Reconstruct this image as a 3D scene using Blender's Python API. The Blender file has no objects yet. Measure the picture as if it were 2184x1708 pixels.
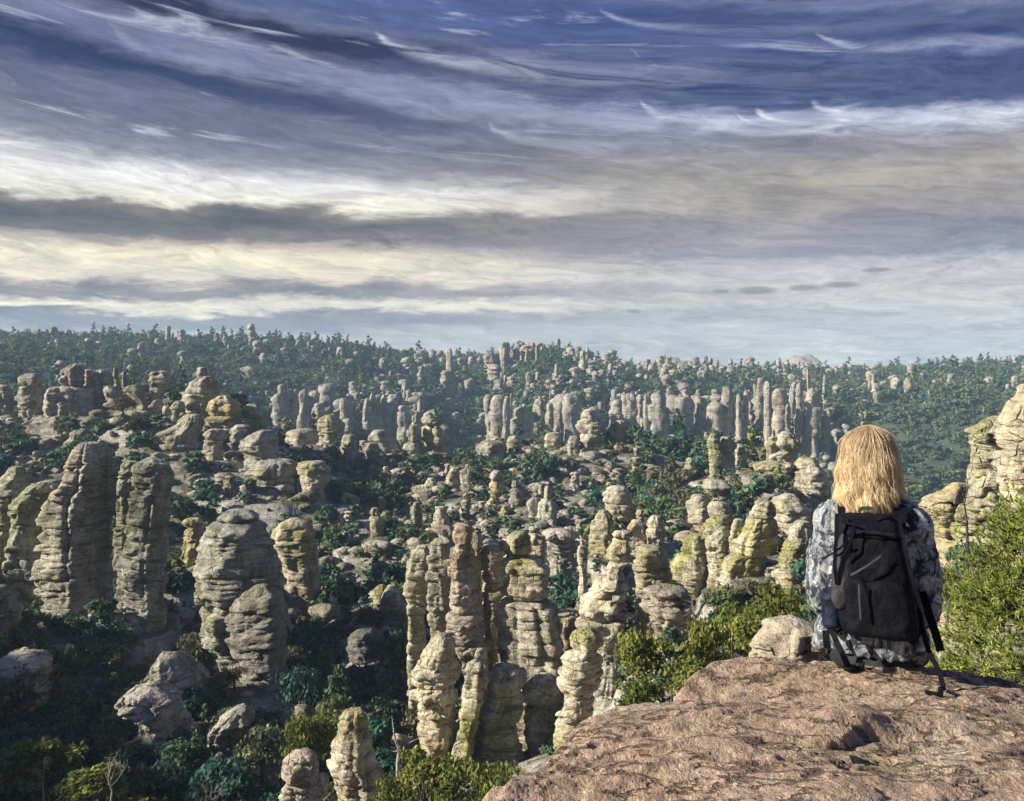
import bpy, bmesh, math, random
import numpy as np
from mathutils import Vector, Matrix
from mathutils.bvhtree import BVHTree

S = bpy.context.scene
COL = S.collection
R = math.radians
F, HZ, UC = 1800.0, 770.0, 1092.0        # focal length in photo units, horizon row, centre column

# ------------------------------------------------------------------ camera
cam_d = bpy.data.cameras.new('camera')
cam = bpy.data.objects.new('camera', cam_d); COL.objects.link(cam)
cam.location = (0, 0, 0); cam.rotation_euler = (R(90), 0, 0)
cam_d.sensor_fit = 'HORIZONTAL'; cam_d.sensor_width = 36; cam_d.lens = 36 * F / 2184
cam_d.shift_y = -84 / 2184
cam_d.clip_start = 0.05; cam_d.clip_end = 20000
S.camera = cam

# ------------------------------------------------------------------ node helpers
class NT:
    def __init__(s, tree): s.t = tree; s.n = tree.nodes; s.l = tree.links
    def new(s, typ, **kw):
        n = s.n.new(typ)
        for k, v in kw.items():
            if k.startswith('i_'):
                key = k[2:]
                key = int(key) if key.isdigit() else key
                s.put(n.inputs[key], v)
            else: setattr(n, k, v)
        return n
    def put(s, sock, v):
        if isinstance(v, bpy.types.NodeSocket): s.l.new(v, sock)
        elif v is not None: sock.default_value = v
    def math(s, op, a, b=None, c=None, clamp=False):
        n = s.n.new('ShaderNodeMath'); n.operation = op; n.use_clamp = clamp
        for i, v in enumerate((a, b, c)): s.put(n.inputs[i], v)
        return n.outputs[0]
    def vmath(s, op, a, b=None):
        n = s.n.new('ShaderNodeVectorMath'); n.operation = op
        s.put(n.inputs[0], a); s.put(n.inputs[1], b)
        return n.outputs[0]
    def mix(s, f, a, b, typ='MIX'):
        n = s.n.new('ShaderNodeMix'); n.data_type = 'RGBA'; n.blend_type = typ
        s.put(n.inputs[0], f); s.put(n.inputs[6], a); s.put(n.inputs[7], b)
        return n.outputs[2]
    def ramp(s, f, stops, interp='LINEAR'):
        n = s.n.new('ShaderNodeValToRGB'); n.color_ramp.interpolation = interp
        e = n.color_ramp.elements
        while len(e) < len(stops): e.new(0.5)
        for el, (p, c) in zip(e, stops):
            el.position = p
            el.color = (c, c, c, 1) if isinstance(c, (int, float)) else (*c, 1)
        s.put(n.inputs[0], f)
        return n.outputs[0]
    def noise(s, vec, scale, detail=4, rough=0.55, dist=0.0, lac=2.0):
        n = s.n.new('ShaderNodeTexNoise')
        s.put(n.inputs['Vector'], vec)
        n.inputs['Scale'].default_value = scale; n.inputs['Detail'].default_value = detail
        n.inputs['Roughness'].default_value = rough; n.inputs['Distortion'].default_value = dist
        n.inputs['Lacunarity'].default_value = lac
        return n.outputs[0]
    def scale(s, vec, sc, rot=(0, 0, 0)):
        n = s.n.new('ShaderNodeMapping'); s.put(n.inputs[0], vec)
        n.inputs['Scale'].default_value = sc; n.inputs['Rotation'].default_value = rot
        return n.outputs[0]
    def sstep(s, x, a, b, lo=0.0, hi=1.0):
        n = s.n.new('ShaderNodeMapRange'); n.interpolation_type = 'SMOOTHSTEP'
        s.put(n.inputs[0], x)
        for i, v in enumerate((a, b, lo, hi)): n.inputs[i + 1].default_value = v
        return n.outputs[0]

def s2l(r, g, b):
    f = lambda c: c / 12.92 if c <= .04045 else ((c + .055) / 1.055) ** 2.4
    return (f(r / 255), f(g / 255), f(b / 255))

# ------------------------------------------------------------------ sky, sun, exposure
SUN_EL, SUN_AZ = 25.0, 259.0        # azimuth clockwise from +Y: to the left and somewhat behind the camera
EXPO = 1.25
SKYK = 1 / (2 ** EXPO)
W = bpy.data.worlds.new('World'); S.world = W; W.use_nodes = True
w = NT(W.node_tree); w.n.clear()
tc = w.new('ShaderNodeTexCoord')
sp = w.new('ShaderNodeSeparateXYZ', i_0=tc.outputs['Generated'])
X, Y, Z = sp.outputs
hyp = w.math('SQRT', w.math('ADD', w.math('MULTIPLY', X, X), w.math('MULTIPLY', Y, Y)))
elev = w.math('DIVIDE', Z, w.math('MAXIMUM', hyp, 0.001))          # tangent of the elevation
azim = w.math('ARCTAN2', X, Y)                                     # 0 straight ahead, + to the right
dz = w.math('ADD', w.math('MAXIMUM', Z, 0.0), 0.07)
pl = w.new('ShaderNodeCombineXYZ', i_0=w.math('DIVIDE', X, dz), i_1=w.math('DIVIDE', Y, dz)).outputs[0]
nish = w.new('ShaderNodeTexSky', sky_type='NISHITA', sun_disc=False, sun_elevation=R(SUN_EL),
             sun_rotation=R(SUN_AZ), altitude=1900, air_density=1.0, dust_density=0.6, ozone_density=2.2)
blue = w.vmath('MULTIPLY', nish.outputs[0], (0.052, 0.058, 0.070))
# cloud decks: layers of cloud by elevation, one set for the left part of the sky and one for the right, pulled apart by streaky noise
sdir = w.math('DIVIDE', X, w.math('MAXIMUM', w.math('ABSOLUTE', Y), 0.25))
sdir = w.math('MINIMUM', w.math('MAXIMUM', sdir, -1.2), 1.2)
hi = w.sstep(elev, 0.17, 0.34)
pv = w.scale(pl, (0.10, 0.55, 1.0), (0, 0, R(-9)))
n_big = w.noise(pv, 1.3, 7, 0.62, 0.6)
q = w.new('ShaderNodeCombineXYZ', i_0=w.math('MULTIPLY', sdir, 3.0), i_1=w.math('MULTIPLY', elev, 16.0)).outputs[0]
n_low = w.noise(q, 1.5, 9, 0.66, 0.7)
n_wide = w.noise(w.scale(q, (0.55, 0.35, 1)), 1.0, 3, 0.5, 0.2)
warp = w.math('ADD', w.math('MULTIPLY', w.math('SUBTRACT', n_low, 0.5), 0.046),
              w.math('MULTIPLY', w.math('SUBTRACT', n_wide, 0.5), 0.035))
warp = w.math('ADD', warp, w.math('MULTIPLY', w.math('SUBTRACT', n_big, 0.5), w.math('MULTIPLY', hi, 0.075)))
puff = w.noise(w.new('ShaderNodeCombineXYZ', i_0=w.math('MULTIPLY', sdir, 11.0), i_1=w.math('MULTIPLY', elev, 46.0)).outputs[0], 1.0, 8, 0.68, 0.4)
warp = w.math('ADD', warp, w.math('MULTIPLY', w.math('SUBTRACT', puff, 0.5), 0.036))
tiltL = w.math('MULTIPLY', w.math('ADD', sdir, 0.44), w.math('MULTIPLY', hi, 0.125))
tiltR = w.math('MULTIPLY', w.math('SUBTRACT', sdir, 0.34), w.math('MULTIPLY', hi, 0.115))
eL = w.math('MULTIPLY', w.math('ADD', w.math('ADD', elev, warp), tiltL), 1 / 0.46)
eR = w.math('MULTIPLY', w.math('ADD', w.math('ADD', elev, warp), tiltR), 1 / 0.46)
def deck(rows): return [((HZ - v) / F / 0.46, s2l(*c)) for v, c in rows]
LEFT = deck([(760, (204, 202, 198)), (712, (196, 192, 192)), (692, (135, 136, 152)), (672, (150, 146, 152)), (662, (254, 246, 222)),
             (650, (254, 246, 222)), (634, (142, 136, 140)), (618, (158, 150, 148)), (602, (242, 230, 208)), (560, (255, 244, 212)),
             (536, (205, 192, 176)), (516, (126, 120, 118)), (490, (92, 91, 94)), (466, (132, 126, 118)), (446, (255, 250, 234)),
             (404, (253, 252, 250)), (386, (210, 212, 216)), (362, (150, 152, 166)), (320, (122, 124, 144)), (284, (112, 116, 140)),
             (250, (128, 131, 152)), (214, (64, 72, 112)), (188, (44, 54, 94)), (150, (138, 143, 168)), (104, (152, 155, 176)),
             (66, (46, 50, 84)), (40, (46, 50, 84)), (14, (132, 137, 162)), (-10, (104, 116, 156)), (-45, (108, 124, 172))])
RIGHT = deck([(760, (206, 209, 210)), (700, (210, 208, 208)), (640, (208, 203, 200)), (600, (208, 204, 204)), (572, (190, 188, 192)),
              (550, (142, 142, 160)), (500, (162, 158, 160)), (450, (168, 158, 150)), (400, (172, 164, 150)), (345, (136, 132, 138)),
              (318, (140, 142, 160)), (300, (190, 194, 210)), (280, (176, 184, 206)), (258, (48, 62, 118)), (200, (36, 52, 112)),
              (165, (52, 68, 126)), (140, (92, 102, 150)), (112, (46, 62, 120)), (70, (80, 90, 136)), (48, (134, 140, 170)),
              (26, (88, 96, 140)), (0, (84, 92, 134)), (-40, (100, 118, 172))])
sideR = w.sstep(w.math('ADD', sdir, w.math('MULTIPLY', w.math('SUBTRACT', n_wide, 0.5), 0.5)), -0.30, 0.34)
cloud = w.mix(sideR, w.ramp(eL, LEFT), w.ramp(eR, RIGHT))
# cirrus hooks and fibres: brighter streaks drawn out along the wind, each bending up at its head
hook = w.math('MULTIPLY', w.math('SUBTRACT', w.noise(w.scale(pl, (0.9, 0.5, 1)), 1.3, 2, 0.5), 0.5), 0.9)
tw = w.math('ADD', elev, w.math('MULTIPLY', sdir, 0.125))
fq = w.new('ShaderNodeCombineXYZ', i_0=w.math('ADD', w.math('MULTIPLY', sdir, 3.0), hook),
           i_1=w.math('ADD', w.math('MULTIPLY', tw, 30.0), hook)).outputs[0]
fib = w.noise(fq, 1.0, 9, 0.66, 1.1)
fib = w.sstep(fib, 0.55, 0.70)
fib = w.math('MULTIPLY', fib, w.sstep(elev, 0.17, 0.26))
fib = w.math('MULTIPLY', fib, w.math('SUBTRACT', 1.0, w.math('MULTIPLY', sideR, 0.35)))
fine = w.noise(w.scale(fq, (2.6, 1.6, 1)), 2.2, 6, 0.7, 0.8)
hk = None
for (hu, hv, ln_, wd, st_) in ((225, 40, .34, .011, .45), (795, 62, .36, .012, .85), (1268, 12, .30, .006, .5), (1356, 212, .22, .008, 1.1), (1476, 236, .20, .008, 1.0), (1562, 236, .22, .009, 1.1),
                               (1604, 226, .24, .010, 1.2), (1722, 214, .40, .011, 1.25), (1030, 248, .26, .009, .5), (1330, 100, .30, .005, .45), (1730, 62, .34, .009, .7)):
    hs, he = (hu - UC) / F, (HZ - hv) / F / math.sqrt(1 + ((hu - UC) / F) ** 2)
    ds = w.math('SUBTRACT', w.math('ADD', sdir, w.math('MULTIPLY', warp, 0.25)), hs)
    dsp = w.math('MAXIMUM', ds, 0.0)
    drop = w.math('ADD', w.math('MULTIPLY', w.math('SUBTRACT', 1.0, w.math('EXPONENT', w.math('MULTIPLY', dsp, -38.0))), 0.026), w.math('MULTIPLY', dsp, 0.085))
    off = w.math('SUBTRACT', w.math('ADD', elev, w.math('MULTIPLY', warp, 0.35)), w.math('SUBTRACT', he, drop))
    wid = w.math('MULTIPLY', w.math('ADD', 0.35, w.math('MULTIPLY', dsp, 6.0)), wd)
    g_ = w.math('EXPONENT', w.math('MULTIPLY', w.math('POWER', w.math('DIVIDE', off, w.math('MAXIMUM', wid, 0.0005)), 2.0), -1.0))
    g_ = w.math('MULTIPLY', g_, w.math('MULTIPLY', w.sstep(ds, 0.0, 0.012), w.math('EXPONENT', w.math('DIVIDE', dsp, -ln_))))
    g_ = w.math('MULTIPLY', g_, st_)
    hk = g_ if hk is None else w.math('MAXIMUM', hk, g_)
hk = w.math('MULTIPLY', w.math('MULTIPLY', hk, w.sstep(Y, 0.0, 0.2)), w.sstep(w.noise(w.scale(fq, (1.6, 1.3, 1)), 1.7, 7, 0.68, 0.8), 0.30, 0.62))
fib = w.math('MAXIMUM', w.math('MULTIPLY', fib, 0.72), hk)
cloud = w.mix(w.math('MULTIPLY', fib, 0.90), cloud, (*s2l(228, 232, 244), 1))
cloud = w.mix(1.0, cloud, w.ramp(fine, [(0.25, 0.66), (0.5, 1.0), (0.75, 1.34)]), 'MULTIPLY')
mott = w.noise(w.new('ShaderNodeCombineXYZ', i_0=w.math('MULTIPLY', sdir, 4.5), i_1=w.math('MULTIPLY', w.math('ADD', elev, warp), 24.0)).outputs[0], 1.0, 6, 0.6, 0.8)
cloud = w.mix(w.sstep(elev, 0.34, 0.22), cloud, w.mix(1.0, cloud, w.ramp(mott, [(0.30, (0.66, 0.68, 0.74)), (0.5, (1.0, 1.0, 1.0)), (0.70, (1.30, 1.26, 1.18))]), 'MULTIPLY'))
# a few small dark lens clouds low on the right
lens = None
for (lu, lv, lw, lh) in ((1614, 620, 40, 9), (1538, 623, 18, 5), (1712, 613, 30, 7), (1795, 608, 40, 6), (1352, 664, 16, 5), (1870, 577, 30, 5)):
    ls, le = (lu - UC) / F, (HZ - lv) / F / math.sqrt(1 + ((lu - UC) / F) ** 2)
    a_ = w.math('POWER', w.math('MULTIPLY', w.math('SUBTRACT', sdir, ls), F / lw), 2.0)
    b_ = w.math('POWER', w.math('MULTIPLY', w.math('SUBTRACT', w.math('ADD', elev, w.math('MULTIPLY', warp, 0.15)), le), F / lh), 2.0)
    m_ = w.sstep(w.math('ADD', a_, b_), 1.6, 0.2)
    lens = m_ if lens is None else w.math('MAXIMUM', lens, m_)
front = w.sstep(Y, 0.0, 0.2)
cloud = w.mix(w.math('MULTIPLY', w.math('MULTIPLY', lens, front), 0.7), cloud, (*s2l(126, 122, 122), 1))
cloud = w.mix(w.math('MULTIPLY', w.sstep(elev, 0.22, 0.33), w.math('SUBTRACT', 1.0, w.math('MINIMUM', fib, 1.0))), cloud, w.mix(1.0, cloud, (0.66, 0.70, 0.84, 1), 'MULTIPLY'))      # thinner cloud high up, the deep sky shows through
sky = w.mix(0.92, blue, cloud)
below = w.sstep(Z, -0.02, 0.0)
sky = w.mix(below, (*s2l(120, 125, 130), 1), sky)
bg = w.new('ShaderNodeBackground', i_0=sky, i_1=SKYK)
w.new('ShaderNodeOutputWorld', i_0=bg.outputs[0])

sun_d = bpy.data.lights.new('sun', 'SUN'); sun = bpy.data.objects.new('sun', sun_d); COL.objects.link(sun)
sun_d.energy = 4.7; sun_d.angle = R(1.2); sun_d.color = (1.0, 0.915, 0.77)
az, el = R(SUN_AZ), R(SUN_EL)
to_sun = Vector((math.sin(az) * math.cos(el), math.cos(az) * math.cos(el), math.sin(el)))
sun.rotation_euler = to_sun.to_track_quat('Z', 'Y').to_euler()
sun.location = to_sun * 50
vs = S.view_settings
vs.view_transform = 'Standard'; vs.look = 'None'; vs.exposure = EXPO; vs.gamma = 1; vs.use_curve_mapping = False
S.cycles.use_denoising = True
S.cycles.use_adaptive_sampling = True; S.cycles.adaptive_threshold = 0.02
S.cycles.max_bounces = 5; S.cycles.diffuse_bounces = 3; S.cycles.transparent_max_bounces = 6; S.cycles.volume_bounces = 0

# ------------------------------------------------------------------ numpy noise
def _h(ix, iy, iz):
    n = (ix.astype(np.int64) * 374761393 + iy.astype(np.int64) * 668265263 + iz.astype(np.int64) * 2147483647 + 1013904223) & 0xffffffff
    n = ((n ^ (n >> 13)) * 1274126177) & 0xffffffff
    n = ((n ^ (n >> 16)) * 2246822519) & 0xffffffff
    return ((n ^ (n >> 15)) & 0xffffff) / float(0xffffff)
def vnoise(x, y, z):
    x, y, z = np.broadcast_arrays(np.asarray(x, float), np.asarray(y, float), np.asarray(z, float))
    i, j, k = np.floor(x), np.floor(y), np.floor(z)
    f, g, h = x - i, y - j, z - k
    f = f * f * f * (f * (f * 6 - 15) + 10); g = g * g * g * (g * (g * 6 - 15) + 10); h = h * h * h * (h * (h * 6 - 15) + 10)
    def c(a, b, d): return _h(i + a, j + b, k + d)
    x00 = c(0, 0, 0) * (1 - f) + c(1, 0, 0) * f; x10 = c(0, 1, 0) * (1 - f) + c(1, 1, 0) * f
    x01 = c(0, 0, 1) * (1 - f) + c(1, 0, 1) * f; x11 = c(0, 1, 1) * (1 - f) + c(1, 1, 1) * f
    return ((x00 * (1 - g) + x10 * g) * (1 - h) + (x01 * (1 - g) + x11 * g) * h) * 2 - 1
def fbm(x, y, z, o=4, gain=0.5):
    s = 0; a = 1.0; t = 0
    for q_ in range(o):
        s = s + a * vnoise(x * 2 ** q_ + 17.3 * q_, y * 2 ** q_ + 5.1 * q_, z * 2 ** q_ + 9.7 * q_); t += a; a *= gain
    return s / t
def P(u, v, d): return Vector(((u - UC) / F * d, d, (HZ - v) / F * d))
def sm(x, a, b):
    t = np.clip((x - a) / (b - a), 0, 1); return t * t * (3 - 2 * t)

# ------------------------------------------------------------------ mesh helpers
def mesh_np(name, V, Fq, smooth=True):
    """V: n x 3; Fq: list of index arrays (m x 4 or m x 3)"""
    me = bpy.data.meshes.new(name)
    V = np.ascontiguousarray(V, dtype=np.float32)
    groups = [np.ascontiguousarray(f, dtype=np.int32) for f in (Fq if isinstance(Fq, list) else [Fq]) if len(f)]
    loops = np.concatenate([g.ravel() for g in groups])
    sizes = np.concatenate([np.full(len(g), g.shape[1], dtype=np.int32) for g in groups])
    starts = np.concatenate([[0], np.cumsum(sizes)[:-1]]).astype(np.int32)
    me.vertices.add(len(V)); me.vertices.foreach_set('co', V.ravel())
    me.loops.add(len(loops)); me.loops.foreach_set('vertex_index', loops)
    me.polygons.add(len(sizes)); me.polygons.foreach_set('loop_start', starts)
    try: me.polygons.foreach_set('loop_total', sizes)
    except Exception: pass
    me.polygons.foreach_set('use_smooth', np.full(len(sizes), smooth, dtype=bool))
    me.update(calc_edges=True); me.validate()
    return me
def obj(name, me, mat=None, parent=None, loc=None):
    if mat is not None and not me.materials: me.materials.append(mat)
    o = bpy.data.objects.new(name, me); COL.objects.link(o)
    if parent is not None: o.parent = parent
    if loc is not None: o.location = loc
    return o
def empty(name, loc):
    o = bpy.data.objects.new(name, None); COL.objects.link(o); o.location = loc; o.empty_display_size = 0.3
    return o
def tag(o, label=None, cat=None, group=None, kind=None):
    if label: o['label'] = label
    if cat: o['category'] = cat
    if group: o['group'] = group
    if kind: o['kind'] = kind
    return o
def grid_faces(nr, nc, wrap=False):
    r_ = np.arange(nr - 1)[:, None]; c_ = np.arange(nc if wrap else nc - 1)[None, :]
    c2 = (c_ + 1) % nc
    a = r_ * nc + c_; b = r_ * nc + c2; c = (r_ + 1) * nc + c2; d = (r_ + 1) * nc + c_
    return np.stack([a, b, c, d], -1).reshape(-1, 4)
def tube(path, radii, n=6, caps=True):
    """tapered tube along path -> V, [quads, tris]"""
    path = np.asarray(path, float); m = len(path)
    radii = np.broadcast_to(np.asarray(radii, float), (m,))
    T = np.gradient(path, axis=0); T /= np.linalg.norm(T, axis=1)[:, None] + 1e-9
    ref = np.array([0.0, 0.0, 1.0]) if abs(T[0][2]) < 0.9 else np.array([0.0, 1.0, 0.0])
    V = []
    for i in range(m):
        a = np.cross(T[i], ref); a /= np.linalg.norm(a) + 1e-9; b = np.cross(T[i], a)
        th = np.arange(n) / n * 2 * np.pi
        V.append(path[i] + radii[i] * (np.cos(th)[:, None] * a + np.sin(th)[:, None] * b))
    V = np.concatenate(V); Q = grid_faces(m, n, True)
    tr = np.zeros((0, 3), int)
    if caps:
        V = np.vstack([V, path[0], path[-1]]); k = np.arange(n); k2 = (k + 1) % n
        tr = np.concatenate([np.stack([k2, k, np.full(n, m * n)], -1), np.stack([(m - 1) * n + k, (m - 1) * n + k2, np.full(n, m * n + 1)], -1)])
    return V, Q, tr
def join(parts):
    Vs, Qs, Ts, o = [], [], [], 0
    for V, Q, T in parts:
        Vs.append(V); Qs.append(Q + o); Ts.append(T + o); o += len(V)
    return np.vstack(Vs), [np.vstack(Qs) if Qs else [], np.vstack(Ts) if Ts else []]

# ------------------------------------------------------------------ materials
MAT = {}
def new_mat(name):
    m = bpy.data.materials.new(name); m.use_nodes = True; t = NT(m.node_tree); t.n.clear()
    MAT[name] = m
    return m, t
def rock_mat(name, c1, c2, lichen, stain, unit=1.0, lich=0.5, bump=0.7, stain_amt=0.35, strata=0.5):
    """layered volcanic rock; unit = size of the relief in metres"""
    m, t = new_mat(name)
    geo = t.new('ShaderNodeNewGeometry'); pos = geo.outputs['Position']
    info = t.new('ShaderNodeObjectInfo')
    p = t.scale(pos, (1 / unit,) * 3)
    mid = t.noise(p, 0.55, 5, 0.6, 0.2)
    big = t.noise(p, 0.11, 3, 0.5)
    big2 = t.noise(t.vmath('ADD', p, (31.0, 12.0, 7.0)), 0.16, 4, 0.55)
    lay = t.noise(t.scale(p, (0.22, 0.22, 1.9)), 1.0, 6, 0.62, 0.3)
    grain = t.noise(p, 4.5, 4, 0.7)
    col = t.mix(t.sstep(mid, 0.32, 0.68), (*c1, 1), (*c2, 1))
    lm = t.math('MULTIPLY', t.sstep(t.math('ADD', big, t.math('MULTIPLY', t.math('SUBTRACT', mid, 0.5), 0.5)), 0.47, 0.66), lich)
    col = t.mix(lm, col, (*lichen, 1))
    smk = t.math('MULTIPLY', t.sstep(t.math('ADD', big2, t.math('MULTIPLY', t.math('SUBTRACT', mid, 0.5), 0.4)), 0.52, 0.70), stain_amt)
    col = t.mix(smk, col, (*stain, 1))
    col = t.mix(strata, col, t.mix(1.0, col, t.ramp(lay, [(0.30, 0.34), (0.45, 0.90), (0.62, 1.14), (0.75, 0.80)]), 'MULTIPLY'))
    col = t.mix(1.0, col, t.ramp(grain, [(0.3, 0.62), (0.5, 1.0), (0.7, 1.22)]), 'MULTIPLY')
    varn = t.noise(t.scale(p, (0.9, 0.9, 0.10)), 1.0, 5, 0.6, 0.3)
    col = t.mix(0.75, col, t.mix(1.0, col, t.ramp(varn, [(0.34, (0.50, 0.47, 0.45)), (0.47, (1.0, 1.0, 1.0)), (0.66, (1.12, 1.10, 1.04))]), 'MULTIPLY'))
    rnd = t.ramp(info.outputs['Random'], [(0.0, (0.82, 0.84, 0.86)), (0.5, (1.0, 1.0, 1.0)), (1.0, (1.12, 1.06, 0.98))])
    col = t.mix(1.0, col, rnd, 'MULTIPLY')
    vo = t.new('ShaderNodeTexVoronoi', feature='DISTANCE_TO_EDGE'); vo.inputs['Scale'].default_value = 0.85; vo.inputs['Randomness'].default_value = 0.9
    t.put(vo.inputs['Vector'], t.vmath('ADD', t.scale(p, (1.0, 1.0, 1.7)), t.vmath('MULTIPLY', t.new('ShaderNodeTexNoise', i_Vector=p, i_Scale=1.3).outputs[1], (0.9, 0.9, 0.7))))
    crack = t.sstep(vo.outputs['Distance'], 0.0, 0.05)
    crack = t.math('MAXIMUM', crack, t.sstep(t.noise(p, 0.4, 2, 0.5), 0.48, 0.56))
    h = t.math('ADD', t.math('MULTIPLY', crack, 0.34), t.math('MULTIPLY', lay, 0.9)); h = t.math('ADD', h, t.math('ADD', t.math('MULTIPLY', mid, 0.5), t.math('MULTIPLY', grain, 0.22)))
    b = t.new('ShaderNodeBump', i_Height=h); b.inputs['Strength'].default_value = bump; b.inputs['Distance'].default_value = 0.8 * unit
    bs = t.new('ShaderNodeBsdfPrincipled', i_0=col, i_Normal=b.outputs[0]); bs.inputs['Roughness'].default_value = 0.92
    bs.inputs['Specular IOR Level'].default_value = 0.15
    t.new('ShaderNodeOutputMaterial', i_0=bs.outputs[0])
    return m
def leaf_mat(name, cols, trans=0.25, bright=1.0):
    m, t = new_mat(name)
    info = t.new('ShaderNodeObjectInfo'); geo = t.new('ShaderNodeNewGeometry')
    r1 = t.math('FRACT', t.math('ADD', t.math('MULTIPLY', info.outputs['Random'], 7.31), 0.0))
    n = t.noise(geo.outputs['Position'], 0.9, 3, 0.6)
    base = t.ramp(r1, [(i / (len(cols) - 1), c) for i, c in enumerate(cols)])
    col = t.mix(1.0, base, t.ramp(n, [(0.3, 0.62), (0.5, 1.0), (0.7, 1.45)]), 'MULTIPLY')
    isl = geo.outputs['Random Per Island']
    col = t.mix(1.0, col, t.ramp(isl, [(0.0, (0.6, 0.7, 0.7)), (0.6, (1.0, 1.0, 1.0)), (1.0, (1.5, 1.35, 1.0))]), 'MULTIPLY')
    d = t.new('ShaderNodeBsdfDiffuse', i_0=col); tr = t.new('ShaderNodeBsdfTranslucent', i_0=col)
    mx = t.new('ShaderNodeMixShader', i_0=trans, i_1=d.outputs[0], i_2=tr.outputs[0])
    t.new('ShaderNodeOutputMaterial', i_0=mx.outputs[0])
    return m
def plain_mat(name, c, rough=0.8, var=0.25, scale=6.0, bump=0.0, spec=0.3):
    m, t = new_mat(name)
    tc_ = t.new('ShaderNodeTexCoord'); n = t.noise(tc_.outputs['Object'], scale, 5, 0.6)
    col = t.mix(1.0, (*c, 1), t.ramp(n, [(0.3, 1 - var), (0.7, 1 + var)]), 'MULTIPLY')
    bs = t.new('ShaderNodeBsdfPrincipled', i_0=col); bs.inputs['Roughness'].default_value = rough
    bs.inputs['Specular IOR Level'].default_value = spec
    if bump:
        b = t.new('ShaderNodeBump', i_Height=n); b.inputs['Strength'].default_value = bump; b.inputs['Distance'].default_value = 0.02
        t.put(bs.inputs['Normal'], b.outputs[0])
    t.new('ShaderNodeOutputMaterial', i_0=bs.outputs[0])
    return m
CREAM, TAN = (0.50, 0.46, 0.355), (0.315, 0.285, 0.22)
LICH, RUST = (0.29, 0.285, 0.085), (0.27, 0.155, 0.105)
M_near = rock_mat('spire_rock', CREAM, TAN, LICH, RUST, 0.9, 0.75, 0.85)
M_pink = rock_mat('pink_rock', (0.45, 0.385, 0.31), (0.31, 0.26, 0.21), LICH, (0.33, 0.23, 0.18), 0.9, 0.6, 0.85, 0.22)
M_left = rock_mat('grey_green_rock', (0.44, 0.43, 0.345), (0.27, 0.27, 0.22), (0.20, 0.21, 0.09), (0.20, 0.135, 0.12), 1.2, 0.6, 0.9, 0.3, 0.65)
M_mid = rock_mat('weathered_rock', (0.44, 0.415, 0.345), (0.285, 0.27, 0.23), (0.28, 0.275, 0.11), (0.26, 0.18, 0.14), 1.8, 0.55, 0.8)
M_yel = rock_mat('yellow_lichen_rock', (0.41, 0.375, 0.25), (0.28, 0.25, 0.17), (0.34, 0.31, 0.11), RUST, 1.6, 0.7, 0.8)
M_far = rock_mat('far_rock', (0.385, 0.36, 0.315), (0.235, 0.225, 0.20), (0.24, 0.23, 0.13), (0.33, 0.215, 0.15), 4.0, 0.3, 0.7, 0.4)
M_slope = rock_mat('slope_rock', (0.42, 0.39, 0.33), (0.25, 0.23, 0.19), (0.115, 0.12, 0.05), (0.20, 0.15, 0.115), 2.4, 0.75, 0.9, 0.4, 0.7)
M_slick = rock_mat('slickrock', (0.25, 0.245, 0.225), (0.145, 0.14, 0.125), (0.14, 0.145, 0.075), (0.22, 0.165, 0.14), 1.0, 0.4, 0.8, 0.4, 0.6)
M_leaf = leaf_mat('oak_leaves', [(0.045, 0.105, 0.085), (0.080, 0.150, 0.098), (0.150, 0.170, 0.068), (0.062, 0.130, 0.112), (0.170, 0.180, 0.110), (0.072, 0.122, 0.070), (0.135, 0.120, 0.080), (0.052, 0.118, 0.098)])
M_leafn = leaf_mat('pine_needles', [(0.095, 0.13, 0.04), (0.14, 0.165, 0.05), (0.19, 0.20, 0.06), (0.11, 0.14, 0.045)], 0.3)
M_bright = leaf_mat('bright_needles', [(0.235, 0.285, 0.075), (0.29, 0.325, 0.09)], 0.3)
M_red = leaf_mat('dry_red_leaves', [(0.15, 0.075, 0.075), (0.13, 0.085, 0.065), (0.16, 0.10, 0.07)], 0.3)
M_bark = plain_mat('bark', (0.10, 0.08, 0.06), 0.95, 0.4, 9, 0.6, 0.1)
M_dead = plain_mat('dead_wood', (0.34, 0.31, 0.27), 0.9, 0.35, 14, 0.5, 0.1)
M_char = plain_mat('dark_wood', (0.055, 0.045, 0.04), 0.9, 0.35, 14, 0.5, 0.1)
# ------------------------------------------------------------------ rock spires
REG = {1: (.34376, 0, .34376, 667.3), 2: (.34376, 583.9, .34376, 667.3), 3: (.42703, 1251.3, .42703, 667.3), 4: (.34376, 0, .34376, 1126.1),
       5: (.34376, 667.3, .34376, 1084.4), 6: (.52252, 1042.7, .52252, 1251.3), 7: (.37607, 1626.6, .37607, 875.9)}
BOX = []      # photo rectangles of the traced rocks, used to keep scattered shrubs from hiding them

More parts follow.
